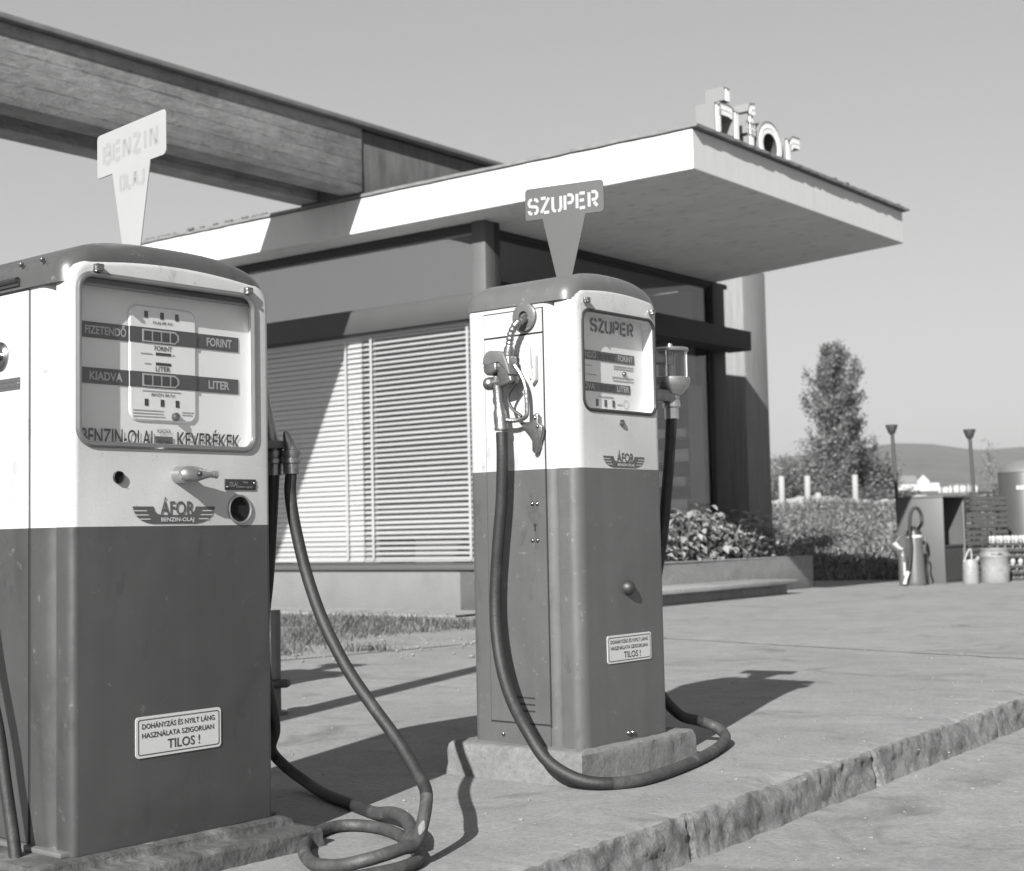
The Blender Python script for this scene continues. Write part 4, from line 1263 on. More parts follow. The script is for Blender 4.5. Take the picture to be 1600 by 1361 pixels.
right = make_right_pump('white and mid grey fuel pump under the grey SZUPER plate')
third = copy_tree(right)
third.location = (-2.15, 5.36, .099)
third['label'] = 'white and grey fuel pump standing behind the BENZIN OLAJ pump at the left edge'

# plinths
pq = thing('concrete_plinth', 'low concrete plinth under the SZUPER pump', 'plinth', (0.164, 4.4, 0), radians(50.457 + 1.5))
rp = random.Random(4)
def rough_block(x0, x1, y0, y1, z0, z1, seed, amt=.006, nx=26, ny=20):
    r = random.Random(seed)
    P = []
    for k in range(nx): P.append((x0 + (x1 - x0) * k / nx, y0))
    for k in range(ny): P.append((x1, y0 + (y1 - y0) * k / ny))
    for k in range(nx): P.append((x1 - (x1 - x0) * k / nx, y1))
    for k in range(ny): P.append((x0, y1 - (y1 - y0) * k / ny))
    cx, cy = (x0 + x1) / 2, (y0 + y1) / 2
    mb = MB(); rings = []
    for z, ins in ((z0, -.006), (z0 + (z1 - z0) * .35, 0), (z0 + (z1 - z0) * .75, .002), (z1 - .006, .004), (z1, .013), (z1 + .0005, .04)):
        ring = []
        for (px_, py_) in P:
            j_ = ins + r.uniform(-amt, amt) * (1 if ins < .03 else .3)
            ring.append((px_ + (1 if px_ < cx else -1) * min(j_, abs(px_ - cx)), py_ + (1 if py_ < cy else -1) * min(j_, abs(py_ - cy)), z + r.uniform(-amt, amt) * (.3 if z > z0 else 0)))
        rings.append(ring)
    mb.loft(rings, 0, True, True, True)
    return mb
rough_block(-.025, .612, -.046, .475, -.003, .0985, 5, .004).build('plinth_block', 'plinth', pq, ang=50)
pq3 = copy_tree(pq); pq3.location = (-2.15, 5.36, 0)
pq3['label'] = 'low concrete plinth under the pump at the left edge, behind the nearest pump'

# left pump
def make_left_pump():
    YP = radians(50.141)
    root = thing('fuel_pump', 'large white and dark fuel pump with a wide dial under the white BENZIN OLAJ plate', 'fuel pump', (-.985, 3.2, .067), YP)
    X0, X1 = .028, .606
    seam = .710
    hole = (.0505, .5485, .893, 1.273)
    front_panel(root, .031, .604, 1.300, 1.326, .05, .019, .018, .026, seam, hole, .035, 'red_left')
    pump_body(root, X0, X1, .46, 1.285, seam, 'red_left', .060, .055)
    pump_cap(root, .318, .298, 1.254, .114, .004, .475, 'cap_left', nexp=2.9)
    ca = MB(); ca.box(X0 - .012, X0 + .004, .185, .440, 1.262, 1.278); ca.tube([(X0 - .012, .188, 1.276), (X0 - .012, .44, 1.276)], .007, 8)
    ca.build('cap_rail', 'black', root)
    for yy in (.10, .185):
        rv = MB(); rv.sphere((X0 - .005, yy, 1.312), .0065, 10, 6); rv.build('cap_screw', 'cap_left', root)
    dg = MB(); dg.box(X0 - .001, X0 + .01, .1535, .418, .012, 1.252); dg.build('door_gap', 'gap', root, smooth=False)
    dd = MB(); dd.box(X0 - .0035, X0 + .005, .157, .415, .015, seam, 1); dd.box(X0 - .0035, X0 + .005, .157, .415, seam, 1.249, 0)
    door = dd.build('side_door', ['white_enamel', 'red_left'], root, smooth=False)
    dk = MB(); dk.lathe([(.034, 0), (.034, -.004), (.028, -.010), (.014, -.012), (.012, -.03), (0, -.034)], (X0 - .003, .272, 1.108), 'x', 28); dk.build('lock_disc', 'chrome', door)
    npl = MB(); npl.box(X0 - .0055, X0 - .003, .19, .34, 1.027, 1.054); npo = npl.build('name_plate', 'emblem', door, smooth=False)
    t = MB()
    for zz in (1.044, 1.033): t.box(X0 - .0062, X0 - .0056, .205, .325, zz, zz + .004)
    for yy in (.194, .336):
        s2 = MB(); s2.sphere((X0 - .0056, yy, 1.040), .003, 8, 5); s2.build('screw', 'alu_light', npo)
    t.build('fine_print', 'alu', npo, smooth=False)
    # window
    f = bezel(root, hole, .035, 'bezel', .0072)
    pn = MB(); pn.prism(rrect(hole[0] + .002, hole[1] - .002, hole[2] + .002, hole[3] - .002, .034), (0, .004, 0), (1, 0, 0), (0, 0, 1), -.002)
    pn.build('pane', 'pane_dial', f, smooth=False)
    hinge_tab(root, .098, 1.289); hinge_tab(root, .528, 1.285)
    db_ = MB(); ring = rrect(hole[0] - .002, hole[1] + .020, hole[2] - .020, hole[3] + .002, .036)
    Yd = .040
    SX = -.0086
    db_.loft([[(p[0], yy, p[1]) for p in rrect(hole[0] - .002, hole[1] + .002, hole[2] - .002, hole[3] + .002, .036)] for yy in (.004, .012)] + [[(p[0], yy, p[1]) for p in ring] for yy in (.014, Yd)], 0)
    db_.add([(p[0], Yd, p[1]) for p in ring], [tuple(range(len(ring)))], 0)
    dial = db_.build('dial', 'dial', root, smooth=False)
    Y = Yd - .0012
    b = MB(); b.box(.060, .541, Y - .001, Y + .001, 1.137, 1.173); b.box(.060, .540, Y - .001, Y + .001, 1.033, 1.069)
    bo = b.build('printed_band', 'emblem', dial, smooth=False)
    # raised counter cover with rounded corners
    cv = MB(); o_ = rrect(.217, .410, .953, 1.226, .025); i_ = rrect(.222, .405, .958, 1.221, .021)
    cv.loft([[(p[0], Y, p[1]) for p in o_], [(p[0], Y - .004, p[1]) for p in i_]], 0)
    cv.add([(p[0], Y - .004, p[1]) for p in i_], [tuple(range(len(i_)))], 0)
    cvo = cv.build('counter_cover', 'dial', dial, smooth=False)
    Yc = Y - .0044
    cb = MB(); cb.box(.2185, .4085, Yc - .001, Yc + .0007, 1.137, 1.173); cb.box(.2185, .4085, Yc - .001, Yc + .0007, 1.033, 1.069)
    cbo = cb.build('printed_band', 'emblem', cvo, smooth=False)
    U, V = (1, 0, 0), (0, 0, 1)
    t = MB(); yy = Y - .0022
    put_text(t, 'FIZETENDŐ', (.100, yy, 1.146), U, V, .110, .018, off=.03); put_text(t, 'FORINT', (.442, yy, 1.146), U, V, .077, .019, off=.03)
    put_text(t, 'KIADVA', (.112, yy, 1.042), U, V, .088, .018, off=.03); put_text(t, 'LITER', (.447, yy, 1.042), U, V, .064, .019, off=.03)
    t.build('lettering', 'white_print', bo, smooth=False)
    for zc in (1.154, 1.050):
        fr_ = MB(); yq = Yc - .0014
        fr_.prism([(.252, zc - .015), (.345, zc - .015), (.356, zc - .006), (.356, zc + .006), (.345, zc + .015), (.252, zc + .015)], (0, yq, 0), U, V, .0012)
        fo = fr_.build('counter_frame', 'white_print', cbo, smooth=False)
        wh = MB()
        for k in range(3): wh.box(.256 + k * .0255, .277 + k * .0255, yq - .002, yq - .0013, zc - .011, zc + .011)
        wh.prism([(.3325, zc - .011), (.343, zc - .011), (.350, zc - .005), (.350, zc + .005), (.343, zc + .011), (.3325, zc + .011)], (0, yq - .0013, 0), U, V, .0007)
        who = wh.build('counter_wheel', 'dark_print', fo, smooth=False) if False else wh.build('counter_wheel', 'dark_print', cvo, smooth=False)
        nu = MB()
        for k in range(3): put_text(nu, '9', (.2605 + k * .0255, yq - .0026, zc - .006 - .002 * k % .004), U, V, .011, .014)
        put_text(nu, '0', (.336, yq - .0026, zc - .006), U, V, .008, .013)
        nu.build('numeral', 'sign_grey', cvo, smooth=False)
    t = MB(); yc = Yc - .0008
    put_text(t, 'FORINT', (.287, yc, 1.121), U, V, .050, .011); put_text(t, 'LITER', (.290, yc, 1.0725), U, V, .042, .011)
    t.box(.291, .334, yc, yc + .001, 1.110, 1.1165); t.box(.291, .334, yc, yc + .001, 1.0865, 1.093)
    for xx in (.264, .309, .352):
        t.box(xx - .005, xx + .005, yc, yc + .001, 1.196, 1.212); t.box(xx - .005, xx + .005, yc, yc + .001, .990, 1.006)
    put_text(t, 'OLAJ ÁR Ft/l', (.282, yc, 1.1835), U, V, .056, .0065); put_text(t, 'BENZIN ÁR Ft/l', (.278, yc, 1.0135), U, V, .066, .0065)
    t.build('lettering', 'dark_print', cvo, smooth=False)
    fp = MB()
    for xa, zz, w_ in ((.248, 1.111, .032), (.258, 1.088, .018), (.252, 1.024, .110), (.226, .978, .085), (.226, .971, .085), (.226, .964, .090), (.365, .978, .034), (.365, .972, .030), (.338, 1.112, .006)): fp.box(xa, xa + w_, yc, yc + .0008, zz, zz + .0022)
    fp.build('fine_print', 'fine_print', cvo, smooth=False)
    sc = MB(); sc.lathe([(.010, 0), (.010, -.008), (.006, -.011), (0, -.011)], (.345, Yc, .967), 'y', 16); sc.build('seal_screw', 'alu', cvo)
    t = MB()
    put_text(t, 'BENZIN-OLAJ', (.0905, yy, .898), U, V, .192, .034); put_text(t, 'KEVERÉKEK', (.353, yy, .898), U, V, .190, .034)
    t.build('lettering', 'dark_print', dial, smooth=False)
    t = MB(); put_text(t, 'KIADVA', (.297, yy, .928), U, V, .038, .009); t.build('lettering', 'alu_dark', dial, smooth=False)
    nw = MB(); nw.box(.290, .340, yy, yy + .001, .880, .920); nwo = nw.build('counter_slot', 'alu_dark', dial, smooth=False)
    t = MB(); put_text(t, '7:20', (.297, yy - .001, .899), U, V, .036, .012); t.build('lettering', 'dark_print', dial, smooth=False)
    for ch in dial.children: ch.location.x = SX
    # front fittings
    def hole_ring(xc, zc, ro_, ri, m_, depth, nm):
        mb = MB(); mb.lathe([(ro_, .001), (ro_, -.004), ((ro_ + ri) / 2, -.006), (ri, -.004), (ri, .001)], (xc, 0, zc), 'y', 28); rg = mb.build(nm, m_, root)
        k = MB(); k.lathe([(0, -.0008), (ri + .001, -.0008)], (xc, 0, zc), 'y', 28); k.build('opening', 'gap', rg, smooth=False)
    hole_ring(.153, .820, .0142, .0135, 'knob_dark', 0, 'bush')
    hole_ring(.500, .748, .036, .0305, 'alu_light', 0, 'ring')
    hd_ = MB()
    hd_.tube([(.318, .004, .828), (.318, -.030, .828)], [.021, .018], 16)
    hd_.tube(spline([(.298, -.034, .828), (.312, -.037, .828), (.335, -.036, .829), (.362, -.034, .8295), (.384, -.032, .8295), (.391, -.031, .8295), (.400, -.031, .8295), (.408, -.031, .8295)], 3), [.012, .015, .0175, .019, .0195, .0195, .019, .017, .0155, .0135, .0115, .0098, .0085, .0075, .0068, .0072, .0085, .0078, .008, .0095, .0098, .007][:22], 16)
    ho = hd_.build('crank_handle', 'alu_light', root)
    sc = MB(); sc.sphere((.338, -.055, .829), .0065, 10, 6); sc.build('screw', 'gasket', ho)
    pl_ = MB(); pl_.box(.455, .550, -.003, .001, .795, .821); po = pl_.build('small_plate', 'black', root, bevel=.0008)
    t = MB(); put_text(t, 'OLAJ', (.467, -.0042, .803), U, V, .024, .0105)
    put_text(t, 'Teljes', (.508, -.0042, .8115), U, V, .016, .0045); put_text(t, 'töltésre ügyelj !', (.493, -.0042, .8005), U, V, .046, .005)
    for xx, zz in ((.461, .802), (.544, .812)):
        s2 = MB(); s2.sphere((xx, -.0036, zz), .0025, 8, 5); s2.build('screw', 'alu_light', po)
    t.build('lettering', 'alu_light', po, smooth=False)
    emblem(root, .190, .425, .7155, .770, 'emblem')
    warning_plate(root, .195, .4365, .1885, .2805)
    # base flange
    fg = MB(); fg.box(.012, .622, .012, .475, -.001, .011); fg.build('base_flange', 'alu_dark', root, bevel=.003)
    # sign
    dl = Vector((cos(radians(-45.95) - YP), sin(radians(-45.95) - YP), 0))
    so, dv, cc = sign_plate(root, sign_poly(-.150, .179, 1.768 - .067, 1.658 - .067, -.074, .107, -.012, .048, 1.343), dl, (.327, .2), 'white_sign', 'white plate with faded lettering BENZIN OLAJ')
    nrm = Vector((dv.y, -dv.x, 0))
    s_ = MB(); put_stencil(s_, 'BENZIN', cc + dv * -.116 + nrm * .0043 + Vector((0, 0, 1.684 - .067)), dv, (0, 0, 1), .258, .056, .0125)
    s_.build('lettering', 'faded_print', so, smooth=False); s_ = MB()
    put_stencil(s_, 'OLAJ', cc + dv * -.034 + nrm * .0043 + Vector((0, 0, 1.603 - .067)), dv, (0, 0, 1), .114, .046, .012)
    s_.build('lettering', 'faded_print', so, smooth=False)
    # nozzles hanging in the far side, with their hoses
    br = MB(); br.box(X1 - .01, .715, .06, .13, .905, .925); br.build('nozzle_bracket', 'alu_dark', root, bevel=.004)
    def nozzle(xt, zt_, xb, zb, y):
        mb = MB()
        P = [(xt, y, zt_), (xt + (xb - xt) * .25, y, zt_ + (zb - zt_) * .3), (xt + (xb - xt) * .7, y, zt_ + (zb - zt_) * .68), (xb, y, zb + .055), (xb, y, zb + .050), (xb, y, zb + .046), (xb, y, zb + .032), (xb, y, zb + .030), (xb, y, zb + .018), (xb, y, zb + .016), (xb, y, zb - .012)]
        mb.tube(P, [.008, .012, .019, .021, .026, .026, .022, .027, .027, .021, .020], 16)
        return mb.build('nozzle', 'alu', root, ang=50)
    nozzle(.664, 1.100, .699, .850, .10); mb = MB(); mb.tube([(.700, .058, .950), (.703, .058, .942), (.710, .056, .920), (.716, .055, .905), (.716, .055, .900), (.716, .055, .896), (.716, .055, .882), (.716, .055, .880), (.716, .055, .868), (.716, .055, .866), (.716, .055, .840)], [.004, .009, .014, .018, .024, .024, .021, .025, .025, .021, .020], 16)
    mb.build('nozzle', 'alu', root, ang=50)
    inv = (Matrix.Translation(root.location) @ Matrix.Rotation(YP, 4, 'Z')).inverted()
    A_ = [(.716, .055, .845), (.708, .050, .784), (.712, .034, .694), (.717, -.0, .58), (.714, -.06, .468), (.721, -.131, .36), (.733, -.207, .269), (.736, -.289, .19), (.721, -.365, .123), (.693, -.425, .075)]
    Wg = [(-.232, 3.375, .058), (-.262, 3.325, .052), (-.312, 3.283, .044), (-.36, 3.275, .034), (-.406, 3.301, .022), (-.463, 3.357, .016), (-.504, 3.494, .016), (-.511, 3.655, .016), (-.478, 3.761, .016), (-.416, 3.787, .016), (-.339, 3.731, .016), (-.274, 3.601, .016), (-.240, 3.46, .016), (-.232, 3.38, .015), (-.262, 3.30, .015), (-.34, 3.225, .015), (-.40, 3.19, .015)]
    hs = spline([Vector(p) for p in A_] + [inv @ Vector(p) for p in Wg], 8)
    R_H = .0152
    h1 = MB(); cut = 72
    h1.tube(hs[:cut + 1], R_H, 14); ho = h1.build('hose', 'hose', root)
    h2 = MB(); h2.tube(hs[cut:], R_H, 14); h2.build('hose_coil', 'hose_worn', ho)
    # torn outer skin: bare patches
    for i, ln in ((78, 3),):
        pb = MB(); p0 = hs[i]; t_ = (hs[i + 1] - hs[i - 1]).normalized()
        vw = (Vector((-.0, 0, 0)) + inv @ Vector((0, 0, CAM_H)) - p0).normalized()
        sd = t_.cross(vw).normalized(); nn = sd.cross(t_).normalized()
        ring = []
        for a in range(12):
            th = 2 * pi * a / 12
            lx, ly = .020 * cos(th), .0075 * sin(th) * (1 - .4 * abs(cos(th)))
            q = p0 + t_ * lx + sd * ly
            ring.append(p0 + t_ * lx + (sd * ly + nn * sqrt(max(0, R_H ** 2 - ly ** 2))).normalized() * (R_H + .0012))
        pb.add(ring, [tuple(range(12))]); pb.build('torn_patch', 'hose_bare', ho, smooth=False)
    B2 = [(.696, .10, .845), (.690, .102, .744), (.678, .105, .58), (.665, .11, .45), (.668, .105, .32), (.690, .10, .20)]
    Wb = [(-.722, 4.36, .13), (-.690, 4.42, .07), (-.62, 4.37, .03), (-.55, 4.24, .017), (-.456, 4.074, .016), (-.379, 3.928, .020), (-.325, 3.81, .040), (-.285, 3.68, .052), (-.262, 3.58, .050), (-.250, 3.48, .040)]
    h3 = MB(); hs2 = spline([Vector(p) for p in B2] + [inv @ Vector(p) for p in Wb], 8)
    c3 = len(hs2) - 34
    h3.tube(hs2[:c3 + 1], .0162, 14); ho2 = h3.build('hose', 'hose', root)
    h4 = MB(); h4.tube(hs2[c3:], .0168, 14); h4.build('hose_sleeve', 'hose_worn', ho2)
    h5 = MB(); h5.tube(spline([(-.05, .34, .9), (-.04, .26, .5), (-.03, .19, .27), (-.03, .16, .158), (-.03, .13, .051), (-.035, .10, -.03), (-.05, .05, -.045)], 6), .014, 12); h5.build('hose', 'hose', root)
    return root
left = make_left_pump()
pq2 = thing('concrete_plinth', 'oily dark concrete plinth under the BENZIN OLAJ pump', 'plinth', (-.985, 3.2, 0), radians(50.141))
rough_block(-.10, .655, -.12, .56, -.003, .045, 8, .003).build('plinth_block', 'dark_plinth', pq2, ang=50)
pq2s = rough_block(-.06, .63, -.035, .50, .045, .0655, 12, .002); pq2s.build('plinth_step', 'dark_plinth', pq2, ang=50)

# tall post standing behind the pumps on the left and a pipe stub with a black cap
po = thing('steel_post', 'tall plain steel post behind the BENZIN OLAJ pump', 'post', (-1.78, 4.12, 0))
pm = MB(); pm.lathe([(0, 0), (.14, 0), (.14, .012), (.078, .014), (.075, 3.0), (.03, 3.03), (0, 3.03)], n=20); pm.build('shaft', 'pipe', po, ang=50)
st = thing('pipe_stub', 'short standing pipe with a round black cap just right of the nearest pump', 'pipe', (-1.02, 6.30, 0))
pm = MB(); pm.lathe([(0, 0), (.05, 0), (.05, .015), (.022, .02), (.022, .44), (0, .44)], n=16); pm.build('pipe', 'alu_dark', st, ang=50)
pm = MB(); pm.box(-.035, .055, -.035, .035, .115, .150); pm.lathe([(0, .115), (.06, .117), (.064, .13), (.06, .147), (0, .15)], (.0, 0, 0), n=20); pm.build('pipe_collar', 'black', st, bevel=.005)

# scrap of paper on the driveway
pp_ = MB(); pp_.add([(0, 0, 0.001), (.035, .008, .001), (.038, .03, .014), (.004, .024, .010), (.018, .005, .001)], [(0, 4, 3), (4, 1, 2), (4, 2, 3)])
po_ = pp_.build('paper_scrap', 'paper', smooth=False); po_.location = (1.44, 5.35, -.118)
tag(po_, 'small crumpled scrap of white paper lying below the kerb', 'litter')

# ------------------------------------------------------------------ grass by the office
def in_poly(x, y, P):
    c = False
    for i in range(len(P)):
        (x0, y0), (x1, y1) = P[i], P[i - 1]
        if (y0 > y) != (y1 > y) and x < (x1 - x0) * (y - y0) / (y1 - y0) + x0: c = not c
    return c
GP = [(-3.4, 14.9), (-2.303, 14.1), (-1.739, 13.95), (-.951, 13.2), (-.20, 12.40), (-.16, 11.6), (-.8, 11.17), (-1.129, 10.859), (-1.244, 10.449), (-1.27, 9.75), (-1.491, 9.1), (-1.75, 8.98), (-3.2, 9.2), (-4.4, 13)]
gr = MB(); r5 = random.Random(15)
def blade(mb, x, y, z, h, w, r):
    th = r.uniform(0, 2 * pi); d_ = Vector((cos(th), sin(th), 0)); s_ = Vector((-sin(th), cos(th), 0)) * w
    ln = h * r.uniform(.3, 1.7); p = Vector((x, y, z))
    mb.add([p - s_, p + s_, p + d_ * ln * .4 + Vector((0, 0, h * .65)) + s_ * .6, p + d_ * ln * .4 + Vector((0, 0, h * .65)) - s_ * .6, p + d_ * ln + Vector((0, 0, h))], [(0, 1, 2, 3), (3, 2, 4)])
cnt = 0
while cnt < 7500:
    x, y = r5.uniform(-3.2, -.1), r5.uniform(9, 14.2)
    if not in_poly(x + r5.gauss(0, .06), y + r5.gauss(0, .09), GP): continue
    if sin(x * 6.1) * sin(y * 4.7 + x) < -.55 and r5.random() < .7: continue
    blade(gr, x, y, .004, r5.uniform(.02, .075) * (1.5 if r5.random() < .12 else 1), .0045, r5); cnt += 1
for k in range(130):
    blade(gr, -.99 + r5.gauss(0, .1), 9.65 + r5.gauss(0, .06), .004, r5.uniform(.03, .07), .004, r5)
for k in range(60):
    blade(gr, .1 + r5.gauss(0, .3), 9.9 + r5.gauss(0, .3), .004, r5.uniform(.015, .04), .004, r5)
tag(gr.build('grass', 'grass', smooth=False), 'scruffy grass and bare earth in front of the office wall', 'grass', kind='stuff')

gt = MB(); rg_ = random.Random(77)
def pebble(x, y, z, r_):
    gt.sphere((x, y, z + r_ * .4), r_, 6, 4, sc=(rg_.uniform(.7, 1.4), rg_.uniform(.7, 1.4), .7))
for k in range(420):
    b = rg_.uniform(-9.5, -1); off = abs(rg_.gauss(0, .25))
    p = bw_(b, -6.885 + .0394 * (b + 7.87) - .03 - off, -.118) if rg_.random() < .55 else bw_(b, -6.885 + .0394 * (b + 7.87) + .10 + off * 3, 0)
    pebble(p.x, p.y, p.z, rg_.choice((.002, .003, .003, .004, .006)))
for k in range(220):
    pebble(rg_.uniform(-1.0, 4.5), rg_.uniform(4, 12), 0, rg_.choice((.002, .003, .004, .006)))
for k in range(90):
    x, y = rg_.uniform(-1.6, 0), rg_.uniform(8.9, 11)
    pebble(x, y, .004, rg_.choice((.004, .006, .010, .014)))
tag(gt.build('grit', 'dirt', smooth=True), 'loose grit and crumbs scattered on the paving along the kerb', 'grit', kind='stuff')
# ------------------------------------------------------------------ field, weeds, trees
r6 = random.Random(31)
we = MB()
for k in range(11000):
    y = 20.6 + 21 * r6.random() ** 1.3
    q = r6.uniform(.16, .36)
    x = q * y
    z = ground_z(x, y)
    if y > 24: z += .10 * sin(x * 1.7 + y) * sin(y * .9)
    clump = .5 + .5 * sin(x * 1.3 + 2 * sin(y * .6)) * sin(y * .8 + x * .4)
    h = r6.uniform(.05, .17) * (.6 + .9 * clump) * (1.25 if y < 26 else .9)
    p = Vector((x, y, z - .01))
    th = r6.uniform(0, 2 * pi); w = .006 + .010 * r6.random()
    s_ = Vector((cos(th), sin(th), 0)) * w; l_ = Vector((r6.gauss(0, .3), r6.gauss(0, .3), 1)).normalized() * h
    we.add([p - s_, p + s_, p + l_ * .6 + s_ * 1.4, p + l_, p + l_ * .6 - s_ * 1.4], [(0, 1, 2, 3, 4)])
wl_ = []
for k in range(620):
    y = 20.8 + 20.5 * r6.random() ** 1.2; x = r6.uniform(.16, .36) * y; z = ground_z(x, y) + (.10 * sin(x * 1.7 + y) * sin(y * .9) if y > 24 else 0)
    rr_ = r6.uniform(.15, .5); hh = r6.uniform(.10, .30) * (1.2 if y < 27 else .9)
    for q_ in range(22):
        th = r6.uniform(0, 2 * pi); ra = rr_ * sqrt(r6.random())
        wl_.append((x + ra * cos(th), y + ra * sin(th), z + hh * r6.random() * (1.1 - ra / rr_ * .7)))
leaves(we, wl_, .10, r6, .6, (0, 0, .4), ratio=.5)
tag(we.build('field_weeds', 'weed', smooth=False), 'weedy grass bank between the apron and the road', 'weeds', kind='stuff')
# road verge strip
rv_ = MB(); L1, L2 = [], []
for k in range(40):
    q = .145 + .135 * k / 39
    for LL, y in ((L1, 41.2), (L2, 43.2)):
        x = q * y; z = ground_z(x, y) + .10 * sin(x * 1.7 + y) * sin(y * .9)
        LL.append((x, y, z + .16 + .03 * sin(k * 1.9)))
rv_.loft([L1, L2], 0, closed=False)
rv_.loft([[(p[0], p[1] - .06, p[2] - .3) for p in L1], L1], 0, closed=False)
tag(rv_.build('road', 'gravel'), kind='structure')

gp0 = None
for px, hh, nm in ((1222, .66, 'left'), (1262, .66, 'middle'), (1337, .66, 'right'), (1279, .18, 'stub')):
    p = at(px, 787, 41.0); p.z = ground_z(p.x, p.y) - .05
    lab = {'left': 'white guard post nearest the office pier at the roadside', 'middle': 'white guard post between the pier and the poplar, beside a short stub', 'right': 'white guard post right in front of the poplar, farthest from the pier', 'stub': 'short pale broken stub of a guard post in the grass'}[nm]
    mb = MB(); H_ = hh + .22
    mb.box(-.058, .058, -.058, .058, 0, H_); 
    o = mb.build('guard_post', 'post_white', bevel=.012); o.location = p; o.rotation_euler = (r6.uniform(-.02, .02), r6.uniform(-.02, .02), .4)
    tag(o, lab, 'post', 'guard posts along the road')

def tree(name, label, px, pbase, Y, Hm, Wm, kind, lm, nleaf, lsize, group=None, cat='tree', zbase=None):
    base = at(px, pbase, Y)
    base.z = ground_z(base.x, base.y) - .1 if zbase is None else zbase
    t = thing(name, label, cat, base, 0, group)
    r = random.Random(int(px * 7 + Y)); fo = MB(); tr = MB(); pts = []
    if kind == 'poplar':
        tr.tube([(0, 0, 0), (.1, 0, Hm * .35), (0, .1, Hm * .7), (.1, 0, Hm * .95)], [.26, .2, .1, .03], 8)
        limbs = []
        for k in range(110):
            z0 = Hm * (.03 + .79 * (k / 110) ** 1.0); th = r.uniform(0, 2 * pi)
            zz_ = z0 / Hm; prof = Wm * (.55 + .75 * min(1, zz_ / .5)) * (1 if zz_ < .54 else max(.12, 1 - ((zz_ - .54) / .28) ** 1.3 * .88))
            ln = Hm * r.uniform(.14, .26) * (1 - .35 * z0 / Hm); rad = prof * r.uniform(.22, .50)
            p0 = Vector((0, 0, z0)); p1 = p0 + Vector((cos(th) * rad * .7, sin(th) * rad * .7, ln * .5)); p2 = p0 + Vector((cos(th) * rad, sin(th) * rad, ln))
            tr.tube([p0, p1, p2], [.06, .04, .012], 5); limbs.append((p0, p1, p2))
        for k in range(nleaf):
            p0, p1, p2 = r.choice(limbs); u = r.random() ** .7
            p = (p0 * (1 - u) ** 2 + p1 * 2 * u * (1 - u) + p2 * u * u); s_ = .24 * (1.15 - .6 * u)
            pts.append(p + Vector((r.gauss(0, s_), r.gauss(0, s_), r.gauss(0, s_ * 1.3))))
        leaves(fo, pts, lsize, r, .6, (0, 0, .9))
    elif kind == 'bare':
        tr.tube([(0, 0, 0), (.05, 0, Hm * .5), (0, 0, Hm)], [.09, .06, .012], 6)
        for k in range(34):
            z0 = Hm * r.uniform(.2, .92); th = r.uniform(0, 2 * pi); ln = Wm * r.uniform(.4, 1) * (1.15 - z0 / Hm)
            p2 = Vector((cos(th) * ln, sin(th) * ln, z0 + ln * 1.1)); tr.tube([(0, 0, z0), p2], [.025, .008], 4)
            for q_ in range(nleaf // 34): pts.append(Vector((0, 0, z0)).lerp(p2, r.uniform(.4, 1.1)) + Vector((r.gauss(0, .12), r.gauss(0, .12), r.gauss(0, .15))))
        leaves(fo, pts, lsize, r, .6)
    else:
        limbs = []
        nl = max(12, int(Wm * 5))
        for k in range(nl):
            th = r.uniform(0, 2 * pi); rad = Wm * .5 * sqrt(r.random()); hh = Hm * (1 - .5 * (rad / (Wm * .5)) ** 2) * r.uniform(.55, 1)
            p0 = Vector((cos(th) * rad * .2, sin(th) * rad * .2, 0)); p1 = Vector((cos(th) * rad * .7, sin(th) * rad * .7, hh * .55)); p2 = Vector((cos(th) * rad, sin(th) * rad, hh))
            tr.tube([p0, p1, p2], [.07, .04, .012], 5); limbs.append((p0, p1, p2))
        for k in range(nleaf):
            p0, p1, p2 = r.choice(limbs); u = r.random() ** .6
            p = (p0 * (1 - u) ** 2 + p1 * 2 * u * (1 - u) + p2 * u * u); s_ = Wm * .075
            p = p + Vector((r.gauss(0, s_), r.gauss(0, s_), r.gauss(0, s_ * .8)))
            if p.z < .02: p.z = abs(p.z)
            pts.append(p)
        leaves(fo, pts, lsize, r, .6)
    fo.build('crown', lm, t, smooth=False); tr.build('trunk', 'bark', t)
tree('poplar_tree', 'tall narrow poplar with upswept branches beyond the road', 1309, 790, 95, 11.4, 4.1, 'poplar', 'leaf_poplar', 21000, .22)
tree('broadleaf_tree', 'rounded pale tree left of the poplar, next to the pier', 1262, 790, 100, 5.6, 4.8, 'bush', 'leaf_bush', 5200, .28, 'trees beyond the road')
tree('broadleaf_tree', 'low spreading tree right of the poplar', 1359, 790, 100, 5.9, 3.7, 'bush', 'leaf_bush', 5000, .28, 'trees beyond the road')
tree('broadleaf_tree', 'small hazy tree farthest left, half hidden by the pier', 1222, 790, 110, 4.2, 3.6, 'bush', 'leaf_bush', 2600, .28, 'trees beyond the road')
tree('hedge_bush', 'dark low bush at the foot of the poplar, left of the right-hand guard post', 1312, 790, 78, 1.5, 5.2, 'bush', 'leaf_dark', 1100, .26, 'bushes along the road', 'bush')
tree('hedge_bush', 'dark low bush between the left and middle guard posts', 1238, 790, 78, 1.5, 3.6, 'bush', 'leaf_dark', 800, .26, 'bushes along the road', 'bush')
tree('hedge_bush', 'low dark bush below the white house, behind the left vent pipe', 1418, 778, 70, 1.05, 1.9, 'bush', 'leaf_dark', 700, .2, 'bushes along the road', 'bush')
tree('hedge_bush', 'low dark bush right of the poplar behind the right guard post', 1366, 790, 78, 1.3, 3.2, 'bush', 'leaf_dark', 800, .26, 'bushes along the road', 'bush')
tree('sapling', 'thin almost bare sapling rising behind the crates', 1548, 772, 70, 3.2, .8, 'bare', 'leaf_bush', 240, .13)
tree('hedge_bush', 'pale thin bush at the foot of the sapling behind the crates', 1550, 775, 72, 1.3, 3.0, 'bush', 'leaf_bush', 420, .2, 'bushes along the road', 'bush')

